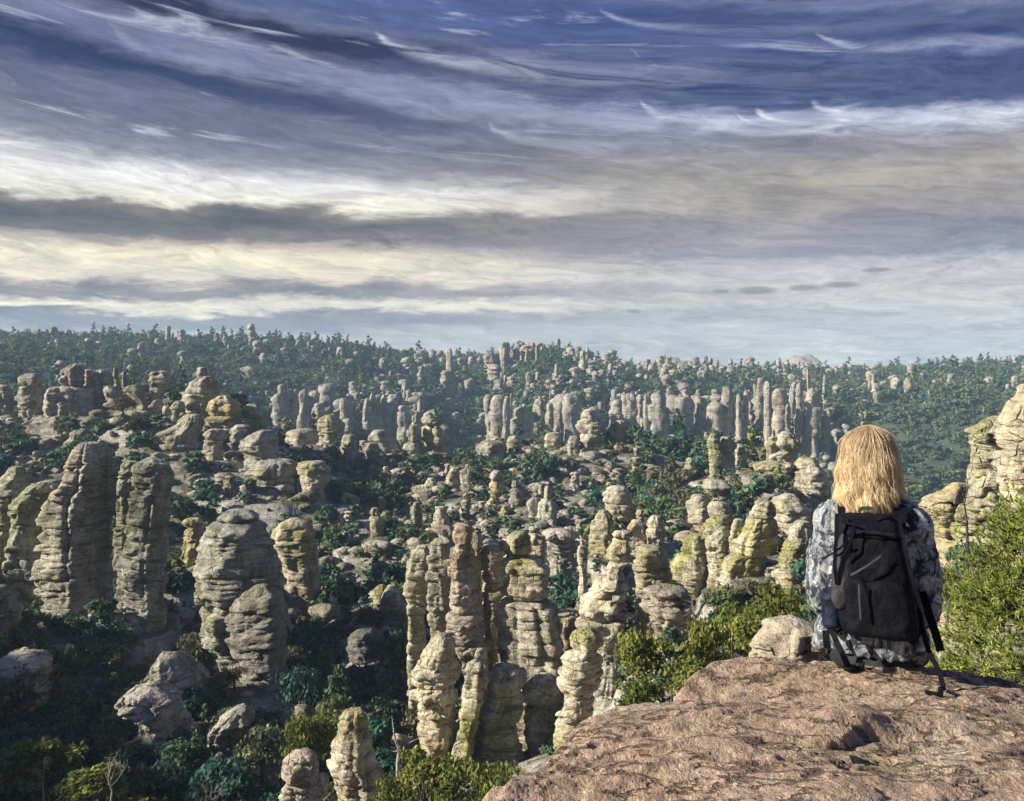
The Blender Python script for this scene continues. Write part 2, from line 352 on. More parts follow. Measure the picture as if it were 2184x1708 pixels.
def rock_block(rows, d, seed, bed=0.6, px=3.0, rough=1.0, depthk=0.95, top_joint=False, bot_joint=False, maxth=90, tilt=0.0):
    """one stone of a spire. rows: (z, xl, xr) in metres, from the top down; returns V, faces relative to the given frame"""
    rng = np.random.RandomState(seed)
    rows = np.array(rows, float)[::-1]                       # bottom up
    z0, z1 = rows[0, 0], rows[-1, 0]
    step = px * d / F
    nz = int(max(7, min(300, (z1 - z0) / step)))
    z = np.linspace(z0, z1, nz)
    xl = np.interp(z, rows[:, 0], rows[:, 1]); xr = np.interp(z, rows[:, 0], rows[:, 2])
    ker = np.array([1, 2, 1]) / 4.0
    for _ in range(1):
        if nz > 8:
            xl[1:-1] = np.convolve(xl, ker, 'valid'); xr[1:-1] = np.convolve(xr, ker, 'valid')
    hw = np.maximum((xr - xl) / 2 * 1.06, 0.02); cx = (xr + xl) / 2
    HW = float(np.median(hw)); Hn = max(z1 - z0, 1e-3)
    hd = np.maximum(hw * 0.6 + HW * 0.4 * np.minimum(1, hw / HW + .3), 0.02) * depthk
    nth = int(np.clip(2 * math.pi * HW / step * 0.8, 16, maxth))
    th = np.arange(nth) / nth * 2 * np.pi
    TH, Zg = np.meshgrid(th, z)
    hwg, hdg, cxg = hw[:, None], hd[:, None], cx[:, None]
    ne = rng.uniform(2.2, 3.2)
    se = (np.abs(np.cos(TH)) ** ne + np.abs(np.sin(TH)) ** ne) ** (-1 / ne)
    Xb = np.cos(TH) * hwg * se; Yb = np.sin(TH) * hdg * se
    o = rng.uniform(0, 90, 3)
    wx, wy, wz = Xb + cxg + o[0], Yb + o[1], Zg + o[2]
    sc = HW
    low = fbm(wx / (sc * 1.3), wy / (sc * 1.3), wz / (sc * 1.1), 3)
    midn = fbm(wx / (sc * .38), wy / (sc * .38), wz / (sc * .26), 3)
    crag = 1 - 2.6 * np.abs(fbm(wx / (sc * .55), wy / (sc * .55), wz / (sc * .45), 3))
    # beds: broken courses of stone with undercut joints, each course with its own outline
    bedm = max(bed, 4.5 * step)
    nb = int(Hn / bedm * 1.6) + 3
    edges = z0 - bedm + np.cumsum(rng.uniform(0.35, 1.9, nb + 8) * bedm)
    npoly = rng.randint(5, 9); th0 = np.sort(rng.uniform(0, 2 * np.pi) + (np.arange(npoly) + rng.uniform(-.3, .3, npoly)) / npoly * 2 * np.pi)
    fidx = np.argmax(np.cos(th[:, None] - th0[None, :]), 1)
    fsh = rng.uniform(-.75, .75, npoly)[fidx][None, :] * np.clip(.4 + vnoise(Zg / (2.5 * sc), fidx[None, :] * 3.1 + seed, 1.5), 0, 1)
    zt = Zg + fsh * bedm + 0.30 * bedm * fbm(wx / (sc * .8), wy / (sc * .8), wz / (3 * sc), 3) * 1.6 + tilt * Xb
    k = np.clip(np.searchsorted(edges, zt) - 1, 0, len(edges) - 2)
    fr = np.clip((zt - edges[k]) / (edges[k + 1] - edges[k]), 0, 1)
    cth, sth = np.cos(TH), np.sin(TH)
    depth = min(0.30, 0.60 * bedm / HW + 0.02)
    amp = depth * rng.uniform(0.25, 1.25, len(edges))[k] * np.clip(0.55 + 1.1 * vnoise(cth * 1.3 + k * 3.1, sth * 1.3 + k * 1.7, seed * .37), 0.05, 1.4)
    shelf = depth * 0.62 * rng.uniform(-1, .8, len(edges))[k] * 0.6 + depth * 0.75 * vnoise(cth * 1.9 + k * 5.3, sth * 1.9 + 7.7, k * 3.7 + seed)
    prof = 1 - np.abs(2 * fr - 1.08) ** 5
    cut = amp * (np.minimum(prof, 1) - 1) + shelf
    # faceted plan that changes every few courses
    ngr = len(edges)
    hh_ = rng.uniform(.78, 1.0, npoly); tab = []
    for q_ in range(ngr):
        if q_ == 0 or rng.rand() < .34: hh_ = np.clip(hh_ + rng.uniform(-.13, .13, npoly), .74, 1.04); th0 = th0 + rng.uniform(-.12, .12, npoly)
        cs_ = np.cos(th[None, :] - th0[:, None]); rp = np.min(np.where(cs_ > .2, hh_[:, None] / np.maximum(cs_, .2), 9), 0)
        tab.append(np.minimum(rp, 1.5) / np.maximum(.5 * ((rp * np.cos(th)).max() + (-rp * np.cos(th)).max()), .3))
    facet = np.array(tab)[k, np.arange(nth)[None, :].repeat(nz, 0)]
    # upright joints
    gr = np.zeros_like(TH)
    for q_ in range(rng.randint(4, 9)):
        t0 = rng.uniform(0, 2 * np.pi) + 0.25 * vnoise(Zg / (2.2 * sc), q_ * 3.3, seed)
        dt = np.abs((TH - t0 + np.pi) % (2 * np.pi) - np.pi)
        gr -= 0.17 * np.exp(-(dt / 0.085) ** 2) * np.clip(0.2 + 1.5 * vnoise(Zg / (1.7 * sc), q_ * 7.7, seed + .5), 0, 1)
    rad = (0.28 + 0.72 * facet / se) * (1 + rough * (0.10 * low + 0.06 * midn + 0.05 * crag + cut + gr))
    # rounding towards the top and at the joints between blocks
    endh = max(0.16 * HW, 2.5 * step)
    tz = np.clip((z1 - Zg) / endh, 0, 1); bz = np.clip((Zg - z0) / endh, 0, 1)
    rad = rad * (1 - (0.16 if top_joint else 0.06) * (1 - tz) ** 2) * (1 - (0.17 if bot_joint else 0.0) * (1 - bz) ** 2)
    Xv = Xb * rad + cxg; Yv = Yb * rad
    V = np.stack([Xv, Yv, Zg + 0.012 * HW * midn], -1).reshape(-1, 3)
    faces = [grid_faces(nz, nth, True)]
    # closed top with a low dome, closed bottom
    extra = []; base = len(V)
    ring = V[(nz - 1) * nth: nz * nth]; cen = ring.mean(0)
    dome = (0.08 if top_joint else 0.12) * float(hw[-1])
    prev = (nz - 1) * nth
    for f_, hz_ in ((0.80, 0.50), (0.5, 0.85), (0.2, 1.0)):
        rr = cen + (ring - cen) * f_
        rr[:, 2] = ring[:, 2] * f_ + cen[2] * (1 - f_) + dome * hz_ * (1 + 0.5 * vnoise(rr[:, 0] / sc * 2 + o[0], rr[:, 1] / sc * 2, seed))
        extra.append(rr); cur = base + (len(extra) - 1) * nth
        i = np.arange(nth); j = (i + 1) % nth
        faces.append(np.stack([prev + i, prev + j, cur + j, cur + i], -1)); prev = cur
    V = np.vstack([V] + extra)
    tip = len(V); V = np.vstack([V, cen + [0, 0, dome]])
    i = np.arange(nth); j = (i + 1) % nth
    tris = [np.stack([prev + i, prev + j, np.full(nth, tip)], -1)]
    bot = len(V); V = np.vstack([V, V[:nth].mean(0)])
    tris.append(np.stack([j, i, np.full(nth, bot)], -1))
    return V, [np.vstack(faces), np.vstack(tris)]

LAND = []     # photo place and label of the traced rocks, for naming what stands beside them
_seed = [100]
QUEUE = []
def spire(*a, **k): QUEUE.append((a, k))
def build_spire(name, label, reg, d, rows, mat=None, cat='rock spire', group=None, bed=0.6, px=2.1, depthk=0.95, rough=1.0, sink=1.5, tilt=0.0, box=True):
    """a traced rock: rows of (y, left, right[, 'J']) in one of the study crops; a J row is an open joint under which the next stone starts"""
    ax, bx, ay, by = REG[reg]
    rr = []
    for r_ in rows:
        v = r_[0] * ay + by
        rr.append(((HZ - v) / F * d, (r_[1] * ax + bx - UC) / F * d, (r_[2] * ax + bx - UC) / F * d, len(r_) > 3))
    us = [r_[1] * ax + bx for r_ in rows] + [r_[2] * ax + bx for r_ in rows]
    LAND.append((sum(us) / len(us), (rows[0][0] + rows[-1][0]) / 2 * ay + by, label))
    if box: BOX.append((min(us), max(us), rows[0][0] * ay + by, rows[-1][0] * ay + by, d))
    last = rr[-1]; cxl = (last[1] + last[2]) / 2
    zb = last[0]
    zg = min(zb, gz(cxl, d))
    ext = max(zb - zg, 0) + sink
    grow = 1 + min(0.25, 0.03 * ext)
    if cat == 'rock slab':
        lo, hi_ = min(r_[1] for r_ in rr), max(r_[2] for r_ in rr); rr[-1] = last = (zb, lo, hi_, False); cxl = (lo + hi_) / 2
    rr.append((zb - ext, cxl + (last[1] - cxl) * grow, cxl + (last[2] - cxl) * grow, False))
    base = Vector((cxl, d, zb - ext))
    blocks, cur = [], []
    for r_ in rr:
        cur.append(r_[:3])
        if r_[3]: blocks.append(cur); cur = [(r_[0] - 0.25 * d / F, r_[1], r_[2])]
    blocks.append(cur)
    mat = mat or M_mid
    # a joint row's width serves both stones
    out = []
    for bi, b in enumerate(blocks):
        if len(b) < 2: continue
        _seed[0] += 1
        loc = [(z - base.z, l - base.x, r_ - base.x) for z, l, r_ in b]
        out.append(rock_block(loc, d, _seed[0], bed, px, rough, depthk, bi > 0, bi < len(blocks) - 1, tilt=tilt))
    if len(out) == 1:
        o = obj(name, mesh_np(name, out[0][0], out[0][1]), mat, None, base)
    else:
        o = empty(name, base)
        for bi, (V, Fc) in enumerate(out):
            nm = 'cap_rock' if bi == 0 else ('base_rock' if bi == len(out) - 1 else 'rock_block')
            obj(nm, mesh_np(nm, V, Fc), mat, o)
    return tag(o, label, cat, group)
M_slabr = rock_mat('pale_boulder_rock', (.46, .40, .31), (.30, .25, .19), LICH, RUST, .22, .3, .8, .3)
J = 'J'
G1 = 'cream spires standing in the central cluster'
# --- central cluster
spire('rock_spire', 'leftmost cream column of the central cluster, lit on its left side', 5, 66, [(230,655,715),(260,620,720),(330,590,720),(420,578,718),(520,570,710),(570,590,700),(620,600,690),(700,600,690)], M_near, group=G1)
spire('rock_spire', 'flat topped grey column just left of the tallest central spire', 5, 64.5, [(185,760,850),(205,728,862),(300,718,860),(400,720,860),(520,715,860),(600,720,850),(660,730,850),(720,740,850)], M_near, group=G1)
spire('rock_spire', 'tallest central spire, pinkish, with a flat cap stone on top', 5, 60, [(105,885,960),(125,876,985),(165,866,985),(215,872,980,J),(235,880,975),(270,865,1000),(330,852,1000),(420,850,1005),(470,850,1010),(560,845,1020),(640,850,1040,J),(720,835,1050),(790,850,1060),(850,880,1075),(950,920,1085),(1040,940,1090),(1100,940,1090)], M_pink, group=G1)
spire('rock_spire', 'thin knobbed pinnacle tucked behind the tallest central spire', 5, 62.5, [(140,990,1030),(180,985,1045),(240,988,1045),(262,1000,1035,J),(300,1003,1040),(420,1005,1045)], M_near, group=G1)
spire('rock_spire', 'reddish column standing between the two tallest central spires', 5, 63, [(230,1065,1165),(260,1045,1180),(330,1040,1180),(450,1045,1175),(560,1050,1170),(700,1050,1150),(800,1060,1145),(900,1080,1140),(1000,1090,1140)], M_pink, group=G1)
spire('rock_spire', 'broadest cream spire of the central cluster, with a tilted layered cap', 5, 61, [(145,1240,1320),(170,1205,1330),(200,1180,1340),(250,1175,1345),(285,1195,1338,J),(305,1190,1400),(340,1185,1430),(420,1190,1455),(500,1175,1455),(550,1190,1450,J),(570,1165,1470),(650,1155,1490),(720,1150,1500),(850,1150,1530),(950,1145,1550),(1040,1150,1555),(1150,1180,1550),(1300,1200,1540)], M_near, group=G1, bed=0.5)
spire('rock_spire', 'small stacked pinnacle behind the right shoulder of the broadest central spire', 5, 66, [(115,1340,1405),(150,1332,1412,J),(170,1310,1440),(195,1308,1450),(250,1330,1450),(290,1350,1440,J),(310,1365,1435),(450,1370,1450)], M_near, group=G1, bed=0.4)
spire('rock_spire', 'stout bulging spire at the lower left of the central cluster', 5, 56, [(780,765,835),(800,745,860),(860,700,880),(930,650,890),(1000,632,890),(1060,632,890),(1100,625,890,J),(1160,622,890),(1200,660,890),(1300,680,895),(1400,670,895),(1480,690,890),(1540,720,880)], M_near, group=G1, bed=0.5)
spire('rock_spire', 'slender leaning spire in front of the central cluster', 5, 55, [(870,1012,1062),(900,1005,1075),(940,995,1070,J),(960,975,1085),(1010,955,1095),(1080,945,1085),(1150,940,1065),(1220,925,1050),(1320,905,1030),(1420,890,1000),(1480,870,990),(1530,855,985),(1600,850,980)], M_near, group=G1, bed=0.5)
spire('rock_column', 'dark shaded block below the broadest central spire', 5, 57, [(985,1115,1285),(1010,1095,1310),(1060,1090,1320),(1140,1090,1305,J),(1170,1070,1300),(1300,1040,1280),(1340,1015,1268,J),(1400,1000,1280),(1500,990,1290),(1600,990,1300)], M_left, group=G1)
spire('rock_column', 'shaded rock of slanting layers right of the dark central block', 5, 58, [(1030,1400,1470),(1080,1330,1520),(1150,1315,1530),(1200,1325,1520,J),(1300,1320,1500),(1400,1310,1490),(1550,1320,1490)], M_left, group=G1, tilt=0.5, bed=0.45)
# --- right hand ridge of the near spires
G2 = 'cream rocks of the ridge right of the central cluster'
spire('balanced_rock', 'lumpy cream ridge topped by a balanced flat stone, right of central cluster', 5, 56, [(145,1865,1975),(165,1848,1985),(185,1868,1972,J),(210,1870,1960),(260,1830,1975),(300,1822,1985),(330,1850,1965,J),(350,1835,1920),(420,1810,1930),(500,1740,1940),(560,1680,1940),(640,1645,1930),(680,1655,1925,J),(720,1660,1930),(800,1700,1910),(900,1740,1910),(1000,1760,1900),(1150,1760,1890)], M_near, group=G2, bed=0.5)
spire('rock_spire', 'pale layered spire lit from the left, in front of the right hand ridge', 5, 52, [(745,1655,1738),(770,1620,1770),(820,1600,1780),(870,1612,1768,J),(920,1570,1770),(980,1545,1770),(1040,1540,1765),(1100,1535,1750),(1150,1560,1735),(1230,1550,1720),(1300,1520,1720),(1400,1500,1720),(1450,1500,1700),(1550,1520,1700)], M_near, group=G2, bed=0.45)
spire('rock_column', 'shaded stump close behind the pale layered spire', 5, 54.5, [(960,1790,1890),(1000,1770,1900),(1100,1750,1900),(1200,1730,1900),(1300,1720,1880)], M_left, group=G2)
spire('boulder', 'ochre stained square block right of the balanced flat stone', 5, 62, [(240,2015,2178),(270,2000,2200),(350,2000,2200),(430,2005,2190),(500,2020,2180)], M_yel, 'boulder', group=G2)
spire('rock_spire', 'tiny figure shaped pinnacle between the central cluster and the right ridge', 5, 75, [(195,1658,1682),(215,1656,1688),(224,1660,1684,J),(232,1648,1698),(260,1635,1710),(300,1640,1705),(350,1652,1700),(400,1658,1696),(450,1650,1705)], M_near, bed=0.4)
spire('rock_ledge', 'white capped ledge behind the tiny figure shaped pinnacle', 5, 85, [(135,1450,1590),(160,1415,1640),(200,1435,1640,J),(260,1450,1630),(330,1460,1620),(400,1470,1610)], M_mid, 'rock ledge')
spire('boulder', 'pale flat topped slab below the ochre stained block', 6, 46, [(8,640,800),(36,650,822),(70,655,826),(130,672,820),(180,690,800)], M_pink, 'boulder')
spire('boulder', 'small low cream boulder left of the flat topped slab', 5, 66, [(640,1520,1640),(665,1510,1650),(720,1515,1640),(760,1530,1620)], M_near, 'boulder')
spire('boulder', 'small knobby cream rock left of the leftmost central column', 5, 99, [(475,405,450),(500,388,458),(560,380,445),(600,385,445)], M_near, 'boulder', bed=.4)
spire('boulder', 'layered grey hump beside the knobby cream rock', 5, 97, [(475,470,512),(520,440,535),(580,420,565),(660,412,572),(720,415,570)], M_left, 'boulder', bed=.4)
spire('rock_ledge', 'layered grey ledge below the dark green tree left of the central cluster', 5, 88, [(755,255,375),(800,235,400),(850,230,430),(910,260,450)], M_slick, 'rock ledge', bed=.5, depthk=1.3)
# --- two small pillars at the bottom
spire('rock_spire', 'short cream pillar at the bottom, lit from the left', 5, 42, [(1255,205,315),(1290,170,340),(1340,155,350),(1400,165,350),(1450,140,360),(1520,115,380),(1570,105,400),(1620,130,420),(1700,150,430),(1800,160,440)], M_near, bed=.6, rough=.9)
spire('rock_spire', 'small brown pillar at the bottom edge beside the short cream pillar', 4, 39, [(1385,1835,1895),(1400,1790,1950),(1440,1765,1980),(1500,1760,1975),(1560,1768,1978,J),(1640,1770,1990),(1700,1760,1990),(1800,1760,1990)], M_pink, bed=.5)
# --- big columns on the left
G3 = 'massive banded columns on the left'
spire('rock_column', 'huge banded column second from the dark cleft, tallest on the left', 1, 88, [(810,500,610),(850,460,650),(930,430,690),(1000,415,690),(1080,405,685),(1110,350,680),(1170,310,670),(1250,290,665),(1350,288,660),(1450,285,655),(1550,275,650),(1650,280,650),(1760,300,650)], M_left, group=G3, bed=0.7)
spire('rock_column', 'banded column cut off by the left edge of the photo', 1, 93, [(955,65,145),(1000,40,170),(1070,0,190),(1150,-30,160),(1300,-40,120),(1450,-40,80),(1600,-40,60)], M_left, group=G3, bed=0.7)
spire('rock_column', 'lower banded column left of the huge banded column', 1, 91, [(1045,255,355),(1080,180,380),(1150,135,390),(1230,110,320),(1350,100,290),(1450,65,280),(1580,50,285)], M_left, group=G3, bed=0.7)
spire('rock_column', 'narrow flat topped pillar right of the dark cleft', 1, 86.5, [(920,775,855),(950,755,862),(1050,740,852),(1200,725,852),(1330,720,850),(1500,722,850),(1650,740,850)], M_left, group=G3, bed=0.6)
spire('rock_column', 'wide rust streaked column right of the dark cleft', 1, 86, [(895,925,975),(930,870,1060),(980,858,1085),(1100,852,1085),(1200,850,1060),(1300,835,1050),(1450,800,1050),(1600,790,1040),(1750,800,1030),(1950,800,1030)], M_left, group=G3, bed=0.65)
spire('balanced_rock', 'small red brown cap stone perched between two banded columns', 1, 104, [(1275,1165,1235),(1300,1140,1260),(1330,1165,1250,J),(1380,1150,1260),(1480,1130,1260)], M_pink, bed=.5)
spire('rock_column', 'broad greenish banded column with a flat capped top, left foreground', 1, 80, [(1228,1405,1545),(1260,1350,1590),(1290,1350,1595,J),(1320,1300,1620),(1400,1260,1660),(1500,1240,1700),(1600,1240,1720),(1750,1245,1750),(1900,1255,1780),(2050,1260,1780),(2200,1300,1780)], M_left, group=G3, bed=0.55)
spire('rock_column', 'slanting bedded buttress against the foot of the broad greenish column', 4, 76, [(355,1580,1680),(400,1520,1745),(480,1450,1770),(560,1430,1775),(650,1430,1780),(750,1450,1785),(900,1500,1780)], M_slick, group=G3, bed=.5, tilt=-.25)
spire('rock_spire', 'beehive topped column with a jutting lip, right of the broad greenish column', 1, 106, [(1275,1795,1855),(1300,1740,1920),(1360,1710,1945),(1400,1690,1945,J),(1412,1680,1940),(1440,1700,1955),(1500,1730,1965),(1600,1740,1975),(1700,1760,1980),(1800,1780,1990)], M_near, group=G3, bed=.5)
# --- slickrock slabs in the lower left
G4 = 'grey slickrock slabs in the shaded lower left'
def slab(label, rows, d, tilt=-.2): spire('rock_slab', label, 4, d, rows, M_slope, 'rock slab', G4, bed=.35, depthk=1.6, rough=1.5, tilt=tilt, box=False)
slab('grey slickrock dome with a rounded right end, lower left', [(1010,800,960),(1060,760,1080),(1120,880,1120),(1200,910,1120),(1280,915,1180),(1350,920,1230)], 60)
slab('grey slickrock slab above the rounded dome, lower left', [(800,980,1080),(860,960,1180),(940,940,1240),(1000,950,1255),(1060,960,1255)], 70)
slab('pale sloping slickrock at the left edge below the banded columns', [(800,20,200),(850,0,280),(900,-20,290),(960,-20,240),(1010,-20,160)], 68)
slab('small layered slickrock left of the short cream pillar', [(1130,1440,1530),(1180,1360,1540),(1240,1320,1530),(1310,1310,1500),(1350,1330,1460)], 56)
slab('rounded boulder at the left edge under the banded columns', [(360,-30,30),(420,-40,95),(500,-40,105),(590,-30,90)], 78)
# --- hoodoos on the upper left hill
G5 = 'hoodoos on the upper left hill'
H1 = [
 ('rounded hoodoo cut off by the left edge of the photo', 195, [(450,-20,45),(500,-20,75),(560,-20,80),(620,-20,80)]),
 ('two part hoodoo with a domed cap, second from the left edge', 190, [(378,165,240),(400,125,268),(455,128,268,J),(480,130,275),(560,130,270),(640,160,250)]),
 ('large square capped hoodoo, tallest on the upper left hill', 188, [(320,435,505),(350,385,515),(420,370,520),(455,378,518,J),(470,400,560),(540,385,570),(620,385,570)]),
 ('dark narrow hoodoo touching the large square capped one', 193, [(352,530,572),(420,525,582),(520,530,582)]),
 ('leaning square hoodoo right of the dark narrow one', 191, [(355,605,655),(400,580,690),(480,585,690),(560,590,680)]),
 ('shaded low hoodoo in front of the large square capped one', 186, [(465,305,395),(500,270,395),(600,265,385),(650,280,380)]),
 ('thin finger of rock above the bare reddish shrub', 200, [(340,707,728),(400,700,735),(440,705,735)]),
 ('second thin finger of rock, right of the first', 202, [(360,762,788),(430,758,795),(470,758,795)]),
 ('flat capped hoodoo with a reddish undercut stem', 185, [(365,945,1045),(400,918,1060),(440,922,1050,J),(470,930,1035),(520,930,1000),(570,935,990)]),
 ('low rounded hoodoo beside the bare reddish shrub', 188, [(455,645,705),(480,640,750),(540,650,750),(600,640,740)]),
 ('small square stone on the skyline above the pyramidal hoodoo', 194, [(340,1227,1278),(380,1220,1282),(400,1226,1280)]),
 ('pyramidal layered hoodoo in the middle of the upper left hill', 182, [(395,1255,1315),(420,1190,1340),(480,1165,1360),(500,1162,1368,J),(550,1150,1370),(620,1150,1350)]),
 ('bulging twin block hoodoo right of the yellow topped one', 180, [(565,1545,1595),(600,1512,1630),(650,1515,1635,J),(670,1510,1650),(720,1520,1640)]),
 ('snail shaped grey rock sloping down to the left', 165, [(630,1155,1235),(660,1125,1245),(700,1090,1245),(740,1000,1240),(780,980,1235),(840,990,1220),(880,1010,1200)]),
 ('mushroom shaped hoodoo with a wide round cap', 160, [(725,1285,1385),(760,1250,1405),(788,1256,1400,J),(800,1265,1388),(850,1265,1385),(900,1290,1380)]),
 ('rounded grey hoodoo right behind the mushroom shaped one', 166, [(700,1445,1555),(740,1410,1570),(800,1405,1560),(860,1420,1540)]),
 ('bell shaped banded hoodoo right of the mushroom shaped one', 158, [(730,1605,1685),(770,1540,1710),(850,1525,1715),(920,1560,1720)]),
 ('wide flat ledge below the bell shaped hoodoo', 150, [(920,1615,1835),(950,1600,1850),(1000,1570,1850),(1040,1600,1840)]),
 ('flat topped block with a pale corner, right of the wide flat ledge', 148, [(930,1855,2025),(960,1850,2050),(1050,1870,2040),(1090,1880,2000)]),
 ('small round boulder left of the pyramidal hoodoo', 179, [(572,1020,1055),(590,1010,1065),(620,1012,1062)]),
 ('egg shaped boulder at the foot of the pyramidal hoodoo', 177, [(548,1085,1130),(575,1070,1145),(610,1072,1142)]),
 ('lumpy boulder below the flat capped reddish hoodoo', 181, [(540,960,995),(575,930,1005),(640,925,1005)]),
 ('low jagged rocks in front of the thin fingers of rock', 183, [(450,800,860),(480,770,900),(560,850,920),(620,860,920)]),
]
for l_, d_, r_ in H1: spire('hoodoo', l_, 1, d_, r_, M_mid, 'hoodoo', G5, bed=1.0, px=2.4)
spire('hoodoo', 'yellow lichen topped hoodoo on the upper left hill', 1, 176, [(515,1360,1425),(550,1310,1470),(600,1300,1500),(638,1302,1498,J),(660,1290,1460),(730,1285,1450)], M_yel, 'hoodoo', G5, bed=1.0)
# --- hoodoos along the middle rim
G6 = 'hoodoos along the rim of the middle bench'
H2 = [
 ('domed hoodoo at the left end of the middle rim', 225, [(635,320,370),(660,300,410),(700,288,430),(740,288,432,J),(760,285,430),(800,290,430)]),
 ('long flat ledge left of the domed hoodoo on the middle rim', 230, [(728,105,265),(750,90,285),(780,90,285),(850,110,290)]),
 ('pale upright boulder standing in front of the middle rim', 205, [(757,435,500),(800,415,515),(850,412,525),(900,415,525),(930,440,515)]),
 ('low square block behind the pale upright boulder', 228, [(722,495,585),(760,485,605),(800,500,600)]),
 ('wide low block right of the pale upright boulder', 225, [(728,615,695),(760,590,710),(800,590,780),(850,600,790)]),
 ('greenish block in front of the middle rim', 210, [(810,565,635),(840,550,650),(930,555,650)]),
 ('left and lower of the twin hoodoos at the centre of the rim', 220, [(695,845,905),(730,825,918),(800,824,918,J),(815,810,925),(870,805,925),(900,810,920)]),
 ('right and taller of the twin hoodoos at the centre of the rim', 222, [(597,983,1000),(620,940,1020),(660,920,1045),(700,922,1046,J),(715,920,1050),(800,920,1055),(830,924,1056,J),(870,930,1090),(900,930,1090)]),
 ('long layered hump on the rim, right of the twin hoodoos', 215, [(800,1295,1425),(830,1260,1440),(870,1258,1440),(910,1280,1440)]),
 ('small stacked knob right of the long layered hump', 220, [(765,1465,1515),(790,1445,1530),(850,1450,1540)]),
 ('craggy hump on the rim left of the big cone hoodoo', 215, [(745,1695,1775),(790,1675,1790),(830,1680,1790),(860,1690,1780)]),
 ('big cone shaped hoodoo at the right end of the rim', 212, [(597,1932,1972),(610,1915,1990),(660,1905,2020),(700,1895,2040),(745,1905,2030,J),(770,1895,2030),(800,1900,2020),(860,1900,2010)]),
 ('small rounded hoodoo left of the big cone hoodoo', 205, [(765,1835,1885),(800,1815,1895),(860,1825,1890)]),
 ('grey dome right of the big cone hoodoo', 214, [(670,2115,2180),(700,2090,2190),(740,2095,2190),(780,2110,2190)]),
 ('crooked twin pinnacle on the middle slope', 160, [(940,1187,1213),(965,1182,1218,J),(980,1155,1225),(1020,1160,1225),(1090,1165,1225)]),
 ('dark lump left of the crooked twin pinnacle', 163, [(960,1105,1155),(1000,1080,1160),(1050,1070,1160)]),
 ('cream hoodoo with a tilted head on the middle slope', 150, [(980,1355,1405),(1010,1335,1420),(1040,1342,1420,J),(1060,1335,1425),(1110,1335,1420),(1150,1350,1400)]),
 ('ball headed hoodoo on the middle slope', 145, [(1040,1484,1512),(1070,1476,1520),(1085,1478,1522,J),(1095,1470,1540),(1130,1475,1545),(1200,1465,1545)]),
 ('tall pale hoodoo with a round head, behind the central cluster', 130, [(1075,1684,1712),(1110,1670,1725),(1155,1668,1722,J),(1180,1640,1740),(1240,1635,1755),(1300,1630,1760)]),
 ('rounded companion left of the round headed hoodoo', 132, [(1150,1595,1645),(1190,1565,1660),(1240,1580,1650)]),
 ('pale pillar with a broad head alone on the middle slope', 125, [(1210,612,648),(1240,590,662),(1258,596,658,J),(1290,605,690),(1350,605,690)]),
 ('shaded flat topped pillar above the leftmost central column', 120, [(1205,995,1065),(1240,1000,1080),(1300,985,1100),(1350,1000,1115),(1390,1030,1110)]),
 ('small paired stumps on the middle slope below the rim', 150, [(1120,425,465),(1150,415,520),(1180,440,520)]),
 ('short dark stump on the middle slope', 130, [(1175,865,905),(1220,850,910),(1260,855,915)]),
]
for l_, d_, r_ in H2: spire('hoodoo', l_, 2, d_, r_, M_mid, 'hoodoo', G6, bed=1.0, px=2.4)
